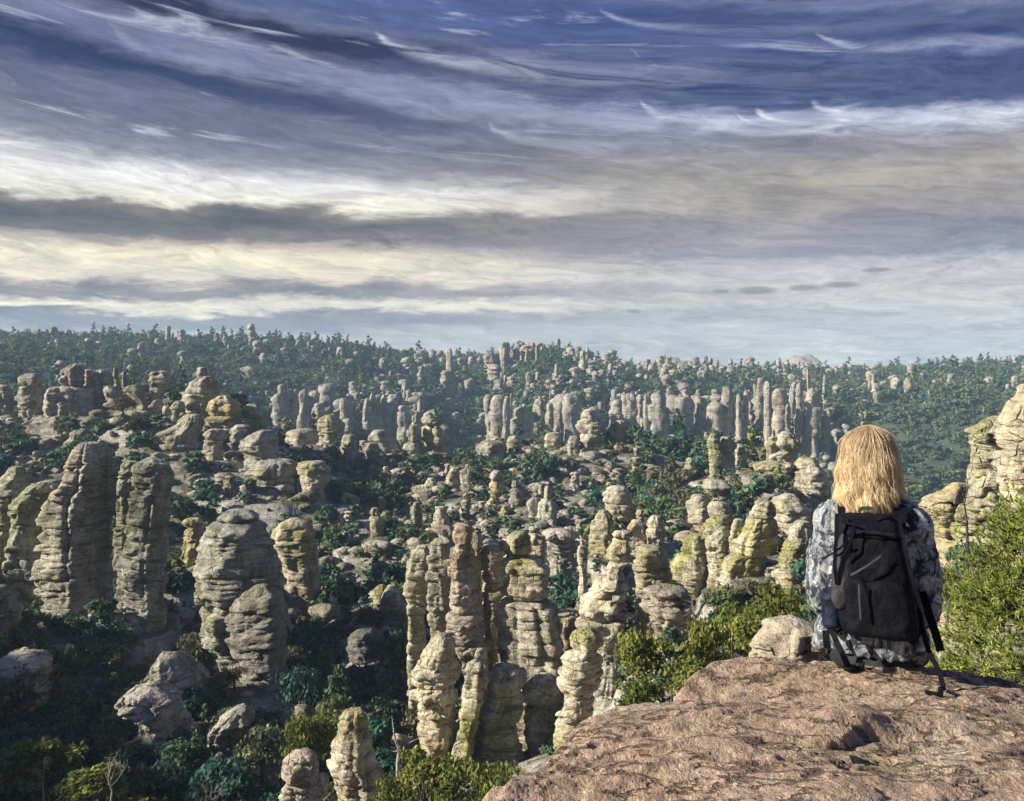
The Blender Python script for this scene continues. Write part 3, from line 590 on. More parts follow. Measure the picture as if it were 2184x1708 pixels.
# --- right hand stacks
G7 = 'layered stacks left of the seated person'
H3 = [
 ('cream double hoodoo left end of the stacks by the far pinnacles', 165, [(603,620,645),(640,600,665),(680,606,664,J),(690,610,670),(760,615,665),(820,620,670)]),
 ('stepped stack right of the cream double hoodoo', 167, [(620,670,715),(660,665,740),(700,662,733,J),(720,655,735),(790,650,735)]),
 ('plain square stack right of the stepped stack', 170, [(655,748,778),(700,740,800),(800,740,795)]),
 ('balanced boulder on thin layered courses left of the blonde hair', 140, [(592,978,1002),(610,960,1030),(650,945,1050),(690,950,1048,J),(712,905,1008),(740,892,1014,J),(755,850,1018),(790,842,1022,J),(800,890,1030),(830,895,1035),(900,915,1035)]),
 ('small knob leaning on the left of the balanced boulder', 141, [(620,910,955),(660,895,952),(690,902,950)]),
 ('yellowish beehive of thin layers touching the blonde hair', 138, [(725,1065,1135),(760,1050,1160),(800,1045,1180),(850,1045,1210),(920,1045,1210)]),
 ('flat topped layered stack below the balanced boulder', 100, [(905,985,1040),(930,930,1060),(970,925,1110),(1000,950,1115),(1080,960,1110),(1150,960,1110)]),
 ('pancake layered knob at the left of the flat stacks', 105, [(910,525,595),(950,505,620),(990,510,620),(1030,515,615)]),
 ('small pancake stack in the middle of the flat stacks', 103, [(945,625,688),(975,605,720),(1000,600,720),(1040,610,720)]),
 ('lowest pancake stack of the flat stacks', 100, [(980,562,598),(1030,520,620),(1060,530,620),(1100,540,610)]),
 ('tall cream column with a square top left of the grooved boulder', 82, [(1013,625,718),(1040,600,725),(1100,595,725),(1190,602,708,J),(1210,600,700),(1300,610,700),(1367,600,690),(1450,600,690)]),
 ('large grooved cream boulder stack left of the jacket', 80, [(940,845,925),(980,820,935),(1020,822,928,J),(1030,800,925),(1080,770,925),(1150,720,925),(1208,720,915,J),(1220,700,870),(1300,670,870),(1380,670,870),(1450,680,860)]),
 ('small bump on the left of the large grooved boulder stack', 81, [(1030,735,775),(1080,715,770),(1150,712,760)]),
 ('layered dome left of the tall square topped cream column', 84, [(1105,515,585),(1150,480,600),(1200,472,598,J),(1210,440,600),(1250,415,600),(1350,420,600),(1420,430,600)]),
 ('rounded shoulder rock right behind the large grooved boulder stack', 78, [(1040,1045,1105),(1080,1005,1110),(1110,1010,1110),(1200,960,1100),(1260,960,1090)]),
 ('small pink stone low beside the jacket sleeve', 60, [(1285,945,1015),(1310,925,1030),(1330,950,1030)]),
 ('cone capped hoodoo above the ochre stained block', 90, [(1013,325,355),(1040,300,385),(1100,295,390),(1170,300,390)]),
 ('domed hoodoo left of the cone capped hoodoo', 91, [(1035,225,275),(1080,200,285),(1150,210,290)]),
 ('crumbly stack behind the balanced flat stone', 95, [(985,55,105),(1020,30,140),(1060,15,150),(1120,10,140)]),
 ('big square boulder on a crumbly stack, centre right', 108, [(868,122,198),(900,90,222),(950,87,228,J),(970,90,240),(1020,90,245)]),
 ('small layered rock on the slope above the pancake layered knob', 115, [(835,590,680),(865,575,720),(900,600,720)]),
]
for l_, d_, r_ in H3: spire('hoodoo', l_, 3, d_, r_, M_near if d_ < 110 else M_mid, 'hoodoo', G7, bed=0.5 if d_ < 110 else .8)
# --- near cliffs at the right edge
G8 = 'tan cliffs at the right edge'
spire('rock_column', 'tall tan cliff cut off by the right edge of the photo', 3, 28, [(360,2175,2300),(450,2140,2300),(520,2110,2300),(600,2085,2300),(640,2092,2300),(700,2085,2300),(850,2075,2300),(920,2100,2300),(1100,2100,2300),(1300,2100,2300)], M_near, 'cliff', G8, bed=.5, px=3.0)
spire('rock_column', 'tan pillar with an overhanging ledge left of the right edge cliff', 3, 31, [(520,2015,2095),(560,1960,2110),(590,1915,2110),(620,1920,2110),(652,1932,2108),(680,1940,2110),(760,1925,2110),(830,1910,2100),(900,1890,2100),(1000,1860,2110),(1100,1850,2100)], M_near, 'cliff', G8, bed=.45)
spire('rock_ledge', 'stepped tan ledge right of the blonde hair', 3, 34, [(850,1830,1890),(880,1800,1900),(905,1760,1900),(930,1720,1900),(960,1680,1900),(1000,1700,1900),(1050,1740,1900),(1150,1760,1900),(1250,1780,1900)], M_pink, 'rock ledge', G8, bed=.45)
spire('boulder', 'pale rounded layered boulder just beyond the rock slab beside the jacket', 7, 5.2, [(1182,100,235),(1200,50,275),(1250,10,300),(1310,-45,310),(1370,-55,320),(1420,-45,320)], M_slabr, 'boulder', bed=.055, px=2.2, rough=1.25, sink=.6)
spire('rock_spire', 'tallest far pinnacle, pointed, in the canyon wall above the balanced boulder', 3, 430, [(350,1057,1068),(380,1047,1075),(420,1042,1083,J),(480,1045,1080),(560,1040,1085),(620,1040,1085),(700,1050,1090)], M_far, 'rock spire', bed=2.5)

# ------------------------------------------------------------------ terrain
T_D = np.array([4, 8, 14, 25, 45, 65, 90, 120, 170, 230, 300, 380, 450, 560, 700, 900, 1250, 3000.])
T_U = np.array([-3600, -1600, -900, -300, 0, 300, 600, 850, 1020, 1150, 1350, 1600, 1850, 2183, 2700, 3600.])
T_Z = np.array([
 #-3600 -1600 -900 -300   0   300  600  850 1020 1150 1350 1600 1850 2183 2700 3600
 [ -4,  -5,  -6,  -8,  -8,  -8,  -8,  -8,  -7,  -6, -4.0,-3.2,-3.0,-3.0,-3.0, -3],
 [ -4,  -6,  -9, -14, -14, -14, -14, -13, -12, -11, -7.5,-5.0,-4.2,-4.0,-4.0, -4],
 [-10, -12, -15, -18, -19, -19, -19, -18, -17, -15,-10.0,-8.0,-6.5,-5.5,-5.0, -4],
 [ -6, -10, -17, -22, -23, -23, -23, -22, -21, -19,-14.0,-11.5,-10,-7.0,-6.0, -4],
 [  0,  -4, -15, -24, -27, -27, -27, -26, -25, -23,-20.0,-17.0,-16,-13, -10, -5],
 [  5,   0, -13, -25, -30, -31, -31, -31, -30, -29,-27.0,-20.0,-20,-20, -16, -8],
 [ 12,   8,  -6, -23, -32, -33, -34, -33, -32, -31,-27.5,-24.5,-27,-36, -26,-12],
 [ 18,  14,   3, -19, -27, -28, -31, -31, -29, -28,-27.0,-26.0,-33,-50, -36,-16],
 [ 28,  26,  14, -11,-20.5,-21.5,-28.5,-31,-31,-31,-30.0,-28.0,-45,-65, -46,-18],
 [ 28,  26,  14,  -8, -13.5,-14, -23.5,-24,-26.5,-26.5,-27.0,-25.0,-55,-75,-50,-18],
 [ 28,  26,  16,  -8, -18, -22, -42, -52, -60, -58, -55, -55, -65, -75, -50, -16],
 [ 28,  28,  20,  -3, -11, -20, -55, -66, -72, -68, -64, -60, -62, -62, -40, -10],
 [ 30,  30,  24,   4,  -5,  -8, -38, -44, -58, -46, -43, -43, -48, -30, -10,   0],
 [ 32,  34,  28,  14,   8,   4,  -9, -19, -36, -11, -19, -25, -25, -15,   0,   8],
 [ 34,  36,  32,  22,  17,  14,  11,   2,  -8,   4, -10, -14, -17,  -8,   6,  12],
 [ 30,  30,  30,  22,  17,  21,  15,   5,   1,  10, -12, -13, -14,  -5,   8,  12],
 [-10, -10, -10, -10, -10, -12, -15, -20, -25, -25, -28, -30, -30, -25, -20,-20],
 [-70]*16], float)
LD = np.log(T_D); T_S = (T_U - UC) / F
def _cr(p0, p1, p2, p3, t):   # monotone-ish cubic
    m1 = 0.35 * (p2 - p0); m2 = 0.35 * (p3 - p1)
    t2 = t * t; t3 = t2 * t
    return (2*t3 - 3*t2 + 1) * p1 + (t3 - 2*t2 + t) * m1 + (-2*t3 + 3*t2) * p2 + (t3 - t2) * m2
def base_z(x, y):
    y = np.maximum(y, 1e-3); d = np.clip(y, T_D[0], T_D[-1]); s = np.clip(x / d, T_S[0], T_S[-1])
    ld = np.log(d)
    i = np.clip(np.searchsorted(LD, ld, 'right') - 1, 0, len(LD) - 2); t = (ld - LD[i]) / (LD[i + 1] - LD[i])
    j = np.clip(np.searchsorted(T_S, s, 'right') - 1, 0, len(T_S) - 2); r = (s - T_S[j]) / (T_S[j + 1] - T_S[j])
    nd, ns = T_Z.shape
    rows = []
    for k in (-1, 0, 1, 2):
        ii = np.clip(i + k, 0, nd - 1)
        rows.append(_cr(T_Z[ii, np.clip(j - 1, 0, ns - 1)], T_Z[ii, j], T_Z[ii, j + 1], T_Z[ii, np.clip(j + 2, 0, ns - 1)], r))
    return _cr(rows[0], rows[1], rows[2], rows[3], t)
FEET = []
for a_, k_ in QUEUE:
    reg_, d_, rows_ = a_[2], a_[3], a_[4]
    if d_ < 38 or d_ > 300: continue
    ax, bx, ay, by = REG[reg_]; r_ = rows_[-1]
    uc_, vb_ = (r_[1] + r_[2]) / 2 * ax + bx, r_[0] * ay + by
    if vb_ > 1690: continue
    fx = (uc_ - UC) / F * d_; zf = (HZ - vb_) / F * d_
    dz_ = zf + .35 - float(base_z(np.array([fx]), np.array([d_]))[0])
    if d_ < 72: dz_ = min(dz_, 1.0 if 'central cluster' in k_.get('group', '') else 8.0)
    FEET.append((fx, d_, dz_, max(3.0, .045 * d_), max(3.0, .06 * d_)))
def ground(x, y):
    x = np.asarray(x, float); y = np.asarray(y, float)
    z = base_z(x, y)
    num = np.zeros(x.shape); den = np.full(x.shape, 0.35)
    for (fx, fd, dzq, sx, sd) in FEET:          # the ground rises or falls to the foot of each rock
        m_ = (np.abs(x - fx) < 2.6 * sx) & (np.abs(y - fd) < 2.6 * sd)
        if not m_.any(): continue
        w_ = np.exp(-((x[m_] - fx) / sx) ** 2 - ((y[m_] - fd) / sd) ** 2)
        num[m_] += w_ * dzq; den[m_] += w_
    z = z + num / den
    far = sm(y, 260, 520)
    z = z + 1.1 * sm(y, 15, 70) * (1 - 0.3 * far) * fbm(x / 16, y / 16, 3.3, 4) + far * (1 - sm(y, 700, 1300)) * 6.0 * fbm(x / 70, y / 70, 8.1, 4)
    # ledges on the near and middle slopes
    st = 1.7 + 0.9 * far
    zz = z + 0.8 * fbm(x / 22, y / 22, 1.7, 2)
    q = zz / st; fl = np.floor(q); fr = q - fl
    ter = (fl + sm(fr, 0.30, 0.62)) * st - (zz - z)
    k = sm(y, 30, 60) * (1 - sm(y, 330, 480)) * np.clip(0.75 + 0.9 * vnoise(x / 14, y / 20, 5.0), 0, 1)
    z = z * (1 - k) + ter * k
    z = z + 0.30 * sm(y, 20, 60) * fbm(x / 3.2, y / 3.2, 2.2, 3)
    return z
def gz(x, y): return float(ground(np.array([x]), np.array([y]))[0])

s_in = np.linspace(-0.74, 0.74, 520)
s_out = np.array([0.80, 0.88, 0.98, 1.1, 1.25, 1.45, 1.7, 2.0, 2.4])
s_all = np.concatenate([-s_out[::-1] , s_in, s_out])
d_all = np.concatenate([np.exp(np.linspace(math.log(4), math.log(40), 60))[:-1], np.exp(np.linspace(math.log(40), math.log(950), 400)), [1000, 1100, 1250, 1400, 1600]])
DD, SS = np.meshgrid(d_all, s_all, indexing='ij')
XX = SS * DD; ZZ = ground(XX, DD)
Vt = np.stack([XX, DD, ZZ], -1).reshape(-1, 3)
me = mesh_np('terrain', Vt, grid_faces(len(d_all), len(s_all)))

def terrain_mat():
    m, t = new_mat('canyon_ground')
    geo = t.new('ShaderNodeNewGeometry'); pos = geo.outputs['Position']
    nz = t.new('ShaderNodeSeparateXYZ', i_0=geo.outputs['Normal']).outputs[2]
    py = t.new('ShaderNodeSeparateXYZ', i_0=pos).outputs[1]
    a = t.noise(pos, 0.09, 5, 0.6); b = t.noise(pos, 0.7, 5, 0.65); c = t.noise(pos, 4.0, 4, 0.65)
    lay = t.noise(t.scale(pos, (0.10, 0.10, 1.1)), 1.0, 5, 0.6, 0.3)
    rock = t.mix(t.sstep(b, 0.35, 0.65), (0.40, 0.375, 0.335, 1), (0.22, 0.205, 0.18, 1))
    rock = t.mix(1.0, rock, t.ramp(lay, [(0.3, 0.5), (0.5, 1.0), (0.7, 1.1)]), 'MULTIPLY')
    soil = t.mix(t.sstep(b, 0.3, 0.7), (0.12, 0.105, 0.065, 1), (0.07, 0.08, 0.045, 1))
    grass = t.mix(t.sstep(c, 0.35, 0.65), (0.13, 0.11, 0.055, 1), (0.07, 0.075, 0.035, 1))
    soil = t.mix(t.sstep(a, 0.45, 0.62), soil, grass)
    msk = t.math('ADD', t.math('MULTIPLY', t.math('SUBTRACT', b, 0.5), 0.9), t.math('ADD', t.math('MULTIPLY', a, 0.8), t.math('MULTIPLY', t.math('SUBTRACT', nz, 0.8), -0.5)))
    msk = t.math('SUBTRACT', msk, t.math('MULTIPLY', t.sstep(py, 320.0, 430.0), 0.22))      # the far slopes carry brush down to the ground
    far_ = t.mix(t.sstep(b, 0.35, 0.65), (0.05, 0.075, 0.05, 1), (0.085, 0.095, 0.06, 1))
    soil = t.mix(t.sstep(py, 320.0, 430.0), soil, far_)
    col = t.mix(t.sstep(msk, 0.27, 0.40), soil, rock)
    col = t.mix(1.0, col, t.ramp(c, [(0.3, 0.62), (0.5, 1.0), (0.7, 1.3)]), 'MULTIPLY')
    h = t.math('ADD', lay, t.math('ADD', t.math('MULTIPLY', b, 0.6), t.math('MULTIPLY', c, 0.2)))
    bp = t.new('ShaderNodeBump', i_Height=h); bp.inputs['Strength'].default_value = 0.8; bp.inputs['Distance'].default_value = 0.9
    bs = t.new('ShaderNodeBsdfPrincipled', i_0=col, i_Normal=bp.outputs[0]); bs.inputs['Roughness'].default_value = 0.95
    bs.inputs['Specular IOR Level'].default_value = 0.1
    t.new('ShaderNodeOutputMaterial', i_0=bs.outputs[0])
    return m
terrain = tag(obj('terrain', me, terrain_mat()), 'rocky canyon ground with ledges, soil and dry grass', kind='structure')
BV = BVHTree.FromPolygons([tuple(v) for v in Vt[::1].tolist()], grid_faces(len(d_all), len(s_all)).tolist())
def seen(p, slack=0.0):
    """is the point above the ground as looked at from the camera"""
    d = Vector(p); L = d.length
    hit = BV.ray_cast(Vector((0, 0, 0)), d / L, L - slack)
    return hit[0] is None

# distant mesas beyond the canyon
def mesa(name, label, u0, u1, top, d, seed):
    n = 40; us = np.linspace(u0 - 60, u1 + 60, n); ks = np.linspace(-1, 1, 14)
    V = []
    for k in ks:
        for u in us:
            e = sm(u, u0 - 40, u0 + (u1 - u0) * .35) * (1 - sm(u, u1 - (u1 - u0) * .3, u1 + 40))
            hgt = (HZ - top) / F * d
            z = -70 + (hgt + 70) * e * max(0, 1 - k * k) ** 0.5 * (1 + 0.06 * float(vnoise(u / 14 + seed, k * 3, seed)))
            V.append(((u - UC) / F * d, d + k * 80, z))
    o = obj(name, mesh_np(name, np.array(V), grid_faces(14, n)), MAT['far_rock'])
    return tag(o, label, kind='structure')
mesa('hill', 'low blue distant mesa on the horizon left of the gap', 1372, 1470, 763, 1500, 3)
mesa('hill', 'small pointed distant peak on the horizon', 1672, 1752, 757, 1500, 9)


for a_, k_ in QUEUE: build_spire(*a_, **k_)
# ------------------------------------------------------------------ far canyon wall spires
FV = []
for k in range(9):
    rng = np.random.RandomState(900 + k)
    hh, ww = 10.0, rng.uniform(1.25, 1.9)
    rows = [(hh, -ww * .45, ww * .4)]
    for zq in np.linspace(9.6, 0, 9):
        a = ww * (0.75 + 0.35 * (1 - zq / 10)) * rng.uniform(.85, 1.15); c_ = rng.uniform(-.18, .18)
        rows.append((zq, c_ - a, c_ + a))
    V, Fc = rock_block(rows, 450, 700 + k, 1.2, 1.3, 1.3, 1.0, maxth=20)
    FV.append(mesh_np('rock_spire', V, Fc)); FV[-1].materials.append(M_far)
rs = random.Random(5)
def band(n, u0, u1, vtop, vbot, d0, d1, wpx, label, group, hmin=0.5):
    """n far spires whose tops lie near vtop(u) and feet near vbot(u)"""
    for i in range(n):
        u = rs.uniform(u0, u1); d = rs.uniform(d0, d1)
        vt = np.interp(u, *zip(*vtop)) + (rs.uniform(-12, 10) if rs.random() < .45 else rs.uniform(5, 58)); vb = np.interp(u, *zip(*vbot)) + rs.uniform(-8, 8)
        h_px = (vb - vt) * rs.uniform(hmin, 1.0)
        x = (u - UC) / F * d; zg = gz(x, d)
        zt = max((HZ - vt) / F * d, zg + rs.uniform(14, 40) / F * d)
        zb = min(zg - 1.0, zt - h_px / F * d)
        wm = wpx * rs.choice((.7, 1.0, 1.3, 1.8, 2.4)) * rs.uniform(.85, 1.15) / F * d
        me_ = FV[rs.randrange(len(FV))]
        o = obj('rock_spire', me_, None, None, (x, d, zb))
        o.scale = (wm / 3.2, wm / 3.2 * rs.uniform(.8, 1.2), (zt - zb) / 10.0); o.rotation_euler = (rs.uniform(-.05, .05), rs.uniform(-.07, .07), rs.uniform(0, 6.28))
        asp = (zt - max(zg, zb)) / wm; sz = 'tall thin ' if asp > 4.2 else ('slim ' if asp > 2.7 else ('stout ' if asp > 1.5 else 'squat '))
        tag(o, sz + label, 'rock spire', group)
band(28, 575, 760, [(575, 830), (640, 822), (700, 830), (760, 848)], [(575, 900), (680, 918), (760, 925)], 420, 480, 17, 'blue grey spire in the far wall, left of gorge', 'far spires left of the gorge')
band(16, 760, 900, [(760, 850), (820, 850), (900, 862)], [(760, 925), (900, 930)], 420, 470, 18, 'grey spire in the far wall behind the twin rim hoodoos', 'far spires behind the twin hoodoos')
band(9, 740, 900, [(740, 815), (800, 812), (900, 826)], [(740, 850), (900, 865)], 500, 540, 13, 'small spire among trees above the far wall left of the gorge', 'small spires above the far wall')
band(24, 1052, 1225, [(1052, 845), (1120, 858), (1180, 852), (1225, 846)], [(1052, 925), (1140, 945), (1225, 935)], 430, 500, 17, 'pale pinkish spire in the far wall just right of the gorge', 'pale far spires right of the gorge', .7)
band(16, 1040, 1140, [(1040, 760), (1060, 742), (1100, 740), (1140, 738)], [(1040, 810), (1140, 815)], 640, 720, 15, 'spire on the skyline tower group right of the gorge', 'skyline towers right of the gorge')
band(34, 1120, 1330, [(1120, 742), (1200, 740), (1250, 752), (1330, 785)], [(1120, 790), (1250, 800), (1330, 822)], 620, 740, 12, 'knobby spire on the wooded skyline hill at the centre', 'spires on the central skyline hill', .35)
band(13, 1060, 1330, [(1060, 800), (1200, 800), (1330, 820)], [(1060, 850), (1330, 870)], 540, 600, 12, 'small spire on the wooded slope below the central skyline hill', 'spires below the central skyline hill', .6)
band(34, 1300, 1560, [(1300, 840), (1360, 850), (1450, 846), (1560, 855)], [(1300, 930), (1560, 950)], 430, 490, 15, 'grey spire in the far wall above the cream double hoodoo', 'far spires above the cream double hoodoo')
band(32, 1550, 1770, [(1550, 835), (1640, 812), (1700, 830), (1770, 850)], [(1550, 930), (1770, 960)], 420, 500, 16, 'grey spire in the far wall around the tallest far pinnacle', 'far spires around the tallest far pinnacle')
band(30, 1400, 1700, [(1400, 772), (1480, 768), (1600, 776), (1700, 790)], [(1400, 800), (1700, 820)], 690, 820, 10, 'tan rock on the far ridge below the distant mesas', 'tan rocks on the far ridge', .6)
band(13, 1700, 2010, [(1700, 800), (1850, 800), (2010, 800)], [(1700, 840), (2010, 850)], 520, 700, 12, 'scattered rock on the dark wooded slope above the blonde hair', 'rocks on the dark slope', .5)
band(12, 890, 1040, [(890, 780), (960, 752), (1040, 765)], [(890, 820), (1040, 830)], 600, 700, 10, 'small spire on the wooded slope left of the gorge top', 'spires left of the gorge top', .5)
band(10, 300, 620, [(300, 715), (420, 712), (520, 722), (620, 730)], [(300, 745), (620, 750)], 640, 780, 11, 'small square rock along the left skyline', 'skyline rocks on the left ridge', .5)
# ------------------------------------------------------------------ foliage
def leaves(pts, nrm, size, rng, aspect=1.6):
    """one small bent leaf face (quad) per point"""
    n = len(pts)
    a = rng.normal(size=(n, 3)); nr = nrm + 0.9 * rng.normal(size=(n, 3)); nr /= np.linalg.norm(nr, axis=1)[:, None] + 1e-9
    a -= (a * nr).sum(1)[:, None] * nr; a /= np.linalg.norm(a, axis=1)[:, None] + 1e-9
    b = np.cross(nr, a); s = (size * rng.uniform(.55, 1.4, n))[:, None]
    V = np.stack([pts - a * s * aspect * .5, pts + b * s * .5, pts + a * s * aspect * .5 + nr * s * .2, pts - b * s * .5], 1).reshape(-1, 3)
    return V, np.arange(4 * n).reshape(n, 4)
def crown_mesh(name, n, seed, size, clumps, shape='round', mat=None):
    """a crown of leaf faces gathered in clumps; unit: radius about 1, foot at z=0"""
    rng = np.random.RandomState(seed)
    C, Rr = [], []
    for i in range(clumps):
        if shape == 'round':
            th = rng.uniform(0, 6.28); r = math.sqrt(rng.uniform(0, 1)) * .72; z = rng.uniform(.28, 1.25) * (1 - .3 * r)
            C.append((r * math.cos(th), r * math.sin(th), z)); Rr.append(rng.uniform(.26, .46))
        elif shape == 'pine':
            t_ = (i + rng.uniform(0, 1)) / clumps; z = .35 + 2.3 * t_; r = (.85 * (1 - t_) ** .8 + .08) * rng.uniform(.35, 1)
            th = rng.uniform(0, 6.28); C.append((r * math.cos(th), r * math.sin(th), z)); Rr.append(rng.uniform(.20, .36) * (1.1 - .45 * t_))
        else:       # open umbrella tree
            th = rng.uniform(0, 6.28); r = rng.uniform(.1, .95); z = 1.25 + rng.uniform(-.35, .45) - .35 * r * r
            C.append((r * math.cos(th), r * math.sin(th), z)); Rr.append(rng.uniform(.2, .34))
    C = np.array(C); Rr = np.array(Rr)
    pick = rng.choice(clumps, n, p=Rr ** 2 / (Rr ** 2).sum())
    dv = rng.normal(size=(n, 3)); dv /= np.linalg.norm(dv, axis=1)[:, None]; dv[:, 2] = np.where(dv[:, 2] < -.2, -dv[:, 2] * .6, dv[:, 2])
    rad = Rr[pick] * rng.uniform(.25, 1.0, n) ** .45 * (1 + .25 * rng.normal(size=n))
    pts = C[pick] + dv * rad[:, None] * np.array([1.15, 1.15, .8])
    pts[:, 2] = np.maximum(pts[:, 2], .02)
    V, Q = leaves(pts, dv, size, rng)
    me = mesh_np(name, V, Q, False)
    if mat: me.materials.append(mat)
    return me, C
def limb_mesh(name, C, seed, r0=.09, mat=None, zfork=.25, n=5):
    rng = np.random.RandomState(seed); parts = []
    top = max(c[2] for c in C)
    tr = [(0, 0, -.25), (.02, .02, .1), (rng.uniform(-.06, .06), rng.uniform(-.06, .06), zfork + .25), (rng.uniform(-.1, .1), rng.uniform(-.1, .1), top * .8)]
    parts.append(tube(tr, [r0, r0 * .85, r0 * .65, r0 * .2], n))
    for c in C[:: max(1, len(C) // 7)]:
        st = np.array([0.0, 0.0, zfork + rng.uniform(-.1, .3) * min(1, c[2])])
        m_ = st * .5 + c * .5 + rng.normal(size=3) * .06
        parts.append(tube([st, m_, c], [r0 * .5, r0 * .32, r0 * .1], 4))
    V, Fc = join(parts); me = mesh_np(name, V, Fc)
    if mat: me.materials.append(mat)
    return me
def kinds(shape, n, size, clumps, seeds, mat, r0=.09):
    out = []
    for s_ in seeds:
        c, C = crown_mesh('crown', n, s_, size, clumps, shape, mat); out.append((c, limb_mesh('trunk', C, s_, r0, M_bark)))
    return out
K_shrub = kinds('round', 620, .145, 13, (1, 2, 3, 4, 5), M_leaf)
K_shrubH = kinds('round', 1500, .105, 16, (11, 12, 13, 14), M_leaf)
K_pine = kinds('pine', 1700, .115, 26, (21, 22, 23), M_leafn, .075)
K_pinyon = kinds('round', 2400, .085, 24, (51, 52, 53, 54), M_leafn)
K_pineD = kinds('pine', 900, .14, 24, (24, 25), M_leaf, .075)
K_open = kinds('open', 1700, .10, 18, (31, 32), M_leafn, .06)
K_redsh = kinds('round', 700, .10, 12, (41, 42), M_red)

def tree(name, label, cat, kind, loc, r, hk=1.0, group=None, seed=0):
    e = empty(name, loc); e.scale = (r, r, r * hk); e.rotation_euler = (0, 0, random.Random(seed).uniform(0, 6.28))
    c, t_ = kind
    obj('crown', c, None, e); obj('trunk', t_, None, e)
    return tag(e, label, cat, group)

# --- trees one can point to
GP, GL = 'pines below the rock slab', 'trees in the shaded valley at lower left'
rt = random.Random(77)
def put(name, label, kind, u, vtop, vbot, d, rpx, cat='tree', group=None):
    """a tree whose crown spans vtop..vbot in the photo at distance d"""
    zt, zb = (HZ - vtop) / F * d, (HZ - vbot) / F * d; x = (u - UC) / F * d
    r = rpx / F * d
    g = gz(x, d)
    if group == GL or cat == 'shrub': zt, zb = zt - max(0, zb - g - .8), min(zb, g + .8)
    zf = min(zb, g)
    unit = 2.75 if kind in K_pine + K_pineD else (1.75 if kind in K_open else 1.5)
    BOX.append((u - rpx, u + rpx, vtop, vbot, d))
    e = empty(name, (x, d, zf)); hz = (zt - zb) / unit; sp_ = rt.uniform(0, 6.28)
    c = obj('crown', kind[0], None, e, (0, 0, zb - zf)); c.scale = (r, r, hz); c.rotation_euler = (0, 0, sp_)
    l = obj('limbs', kind[1], None, e, (0, 0, zb - zf)); l.scale = (r, r, hz); l.rotation_euler = (0, 0, sp_)
    V, Q, T_ = tube([(rt.uniform(-.1, .1), 0, -.4), (0, 0, (zb - zf) * .6), (0, 0, zb - zf + .3 * hz)], [.11 * r, .09 * r, .07 * r], 7)
    obj('trunk', mesh_np('trunk', V, [Q, T_]), M_bark, e)
    return tag(e, label, cat, group)
put('pine_tree', 'bright green pine at the left of the trees behind the slab edge', K_pinyon[0], 1372, 1322, 1450, 26, 62, group=GP)
put('pine_tree', 'low yellow green pine touching the slab edge on its left', K_pinyon[1], 1365, 1425, 1530, 22, 62, group=GP)
put('pine_tree', 'dark green pine in the middle of the trees behind the slab edge', K_pineD[0], 1432, 1335, 1480, 27, 52, group=GP)
put('pine_tree', 'brownish green pine between the dark pine and the pale boulder', K_pinyon[2], 1500, 1305, 1460, 28, 60, group=GP)
put('pine_tree', 'tall loose pine behind the pale rounded boulder', K_pinyon[3], 1585, 1265, 1420, 30, 62, group=GP)
put('pine_tree', 'olive pine against the jacket sleeve above the pale boulder', K_pinyon[0], 1660, 1225, 1380, 31, 60, group=GP)
put('pine_tree', 'rounded olive pine low between the pale boulder and the dark pine', K_pinyon[2], 1480, 1390, 1500, 24, 60, group=GP)
put('pine_tree', 'olive pine crown just above the pale rounded boulder', K_pinyon[3], 1610, 1300, 1400, 26, 58, group=GP)
put('shrub', 'dark shrub low behind the slab edge left of the pale boulder', K_shrubH[0], 1545, 1370, 1470, 24, 60, 'shrub', GP)
put('shrub', 'dark shrub at the slab edge beneath the yellow green pine', K_shrubH[1], 1450, 1440, 1540, 21, 50, 'shrub', GP)
put('shrub', 'shaded shrub in the gap between the jacket and the tan ledge', K_shrubH[2], 2020, 1130, 1260, 30, 40, 'shrub', GP)
put('shrub', 'olive shrub between the tan ledge and the near pine', K_shrubH[3], 2075, 1090, 1220, 27, 55, 'shrub', GP)
GB = 'trees along the bottom of the photo'
put('pine_tree', 'olive pine left of the short cream pillar', K_pinyon[1], 662, 1490, 1640, 44, 56, group=GB)
put('pine_tree', 'small olive pine right of the short cream pillar at the bottom edge', K_pinyon[2], 845, 1640, 1760, 36, 50, group=GB)
put('pine_tree', 'thin grey green pine below the stout bulging spire', K_open[0], 900, 1590, 1730, 35, 62, group=GB)
put('pine_tree', 'olive pine below the slender leaning spire', K_pinyon[3], 965, 1600, 1740, 34, 60, group=GB)
put('pine_tree', 'yellow green pine at the bottom tip of the rock slab', K_pinyon[0], 1060, 1600, 1740, 33, 62, group=GB)
put('shrub', 'low olive shrub at the bottom edge left of the rock slab tip', K_shrubH[1], 1005, 1660, 1760, 30, 62, 'shrub', GB)
put('shrub', 'olive shrub at the bottom edge under the thin grey green pine', K_shrubH[2], 800, 1670, 1770, 33, 58, 'shrub', GB)
put('oak_tree', 'spreading olive tree with white branches in the lower left corner', K_open[0], 90, 1590, 1720, 46, 95, group=GB)
put('oak_tree', 'flat topped olive tree at the bottom left', K_open[1], 190, 1650, 1760, 42, 95, group=GB)
put('pine_tree', 'pale green pointed pine below the dark cleft', K_pine[2], 243, 1262, 1350, 72, 24, group=GL)
put('oak_tree', 'dark green tree left of the central cluster', K_shrubH[0], 872, 1288, 1400, 84, 66, group=GL)
put('oak_tree', 'olive tree left of the layered grey hump', K_shrubH[1], 785, 1285, 1340, 95, 34, group=GL)
put('pine_tree', 'dark spindly pine at the right of the beehive topped column', K_pineD[0], 722, 1290, 1430, 70, 42, group=GL)
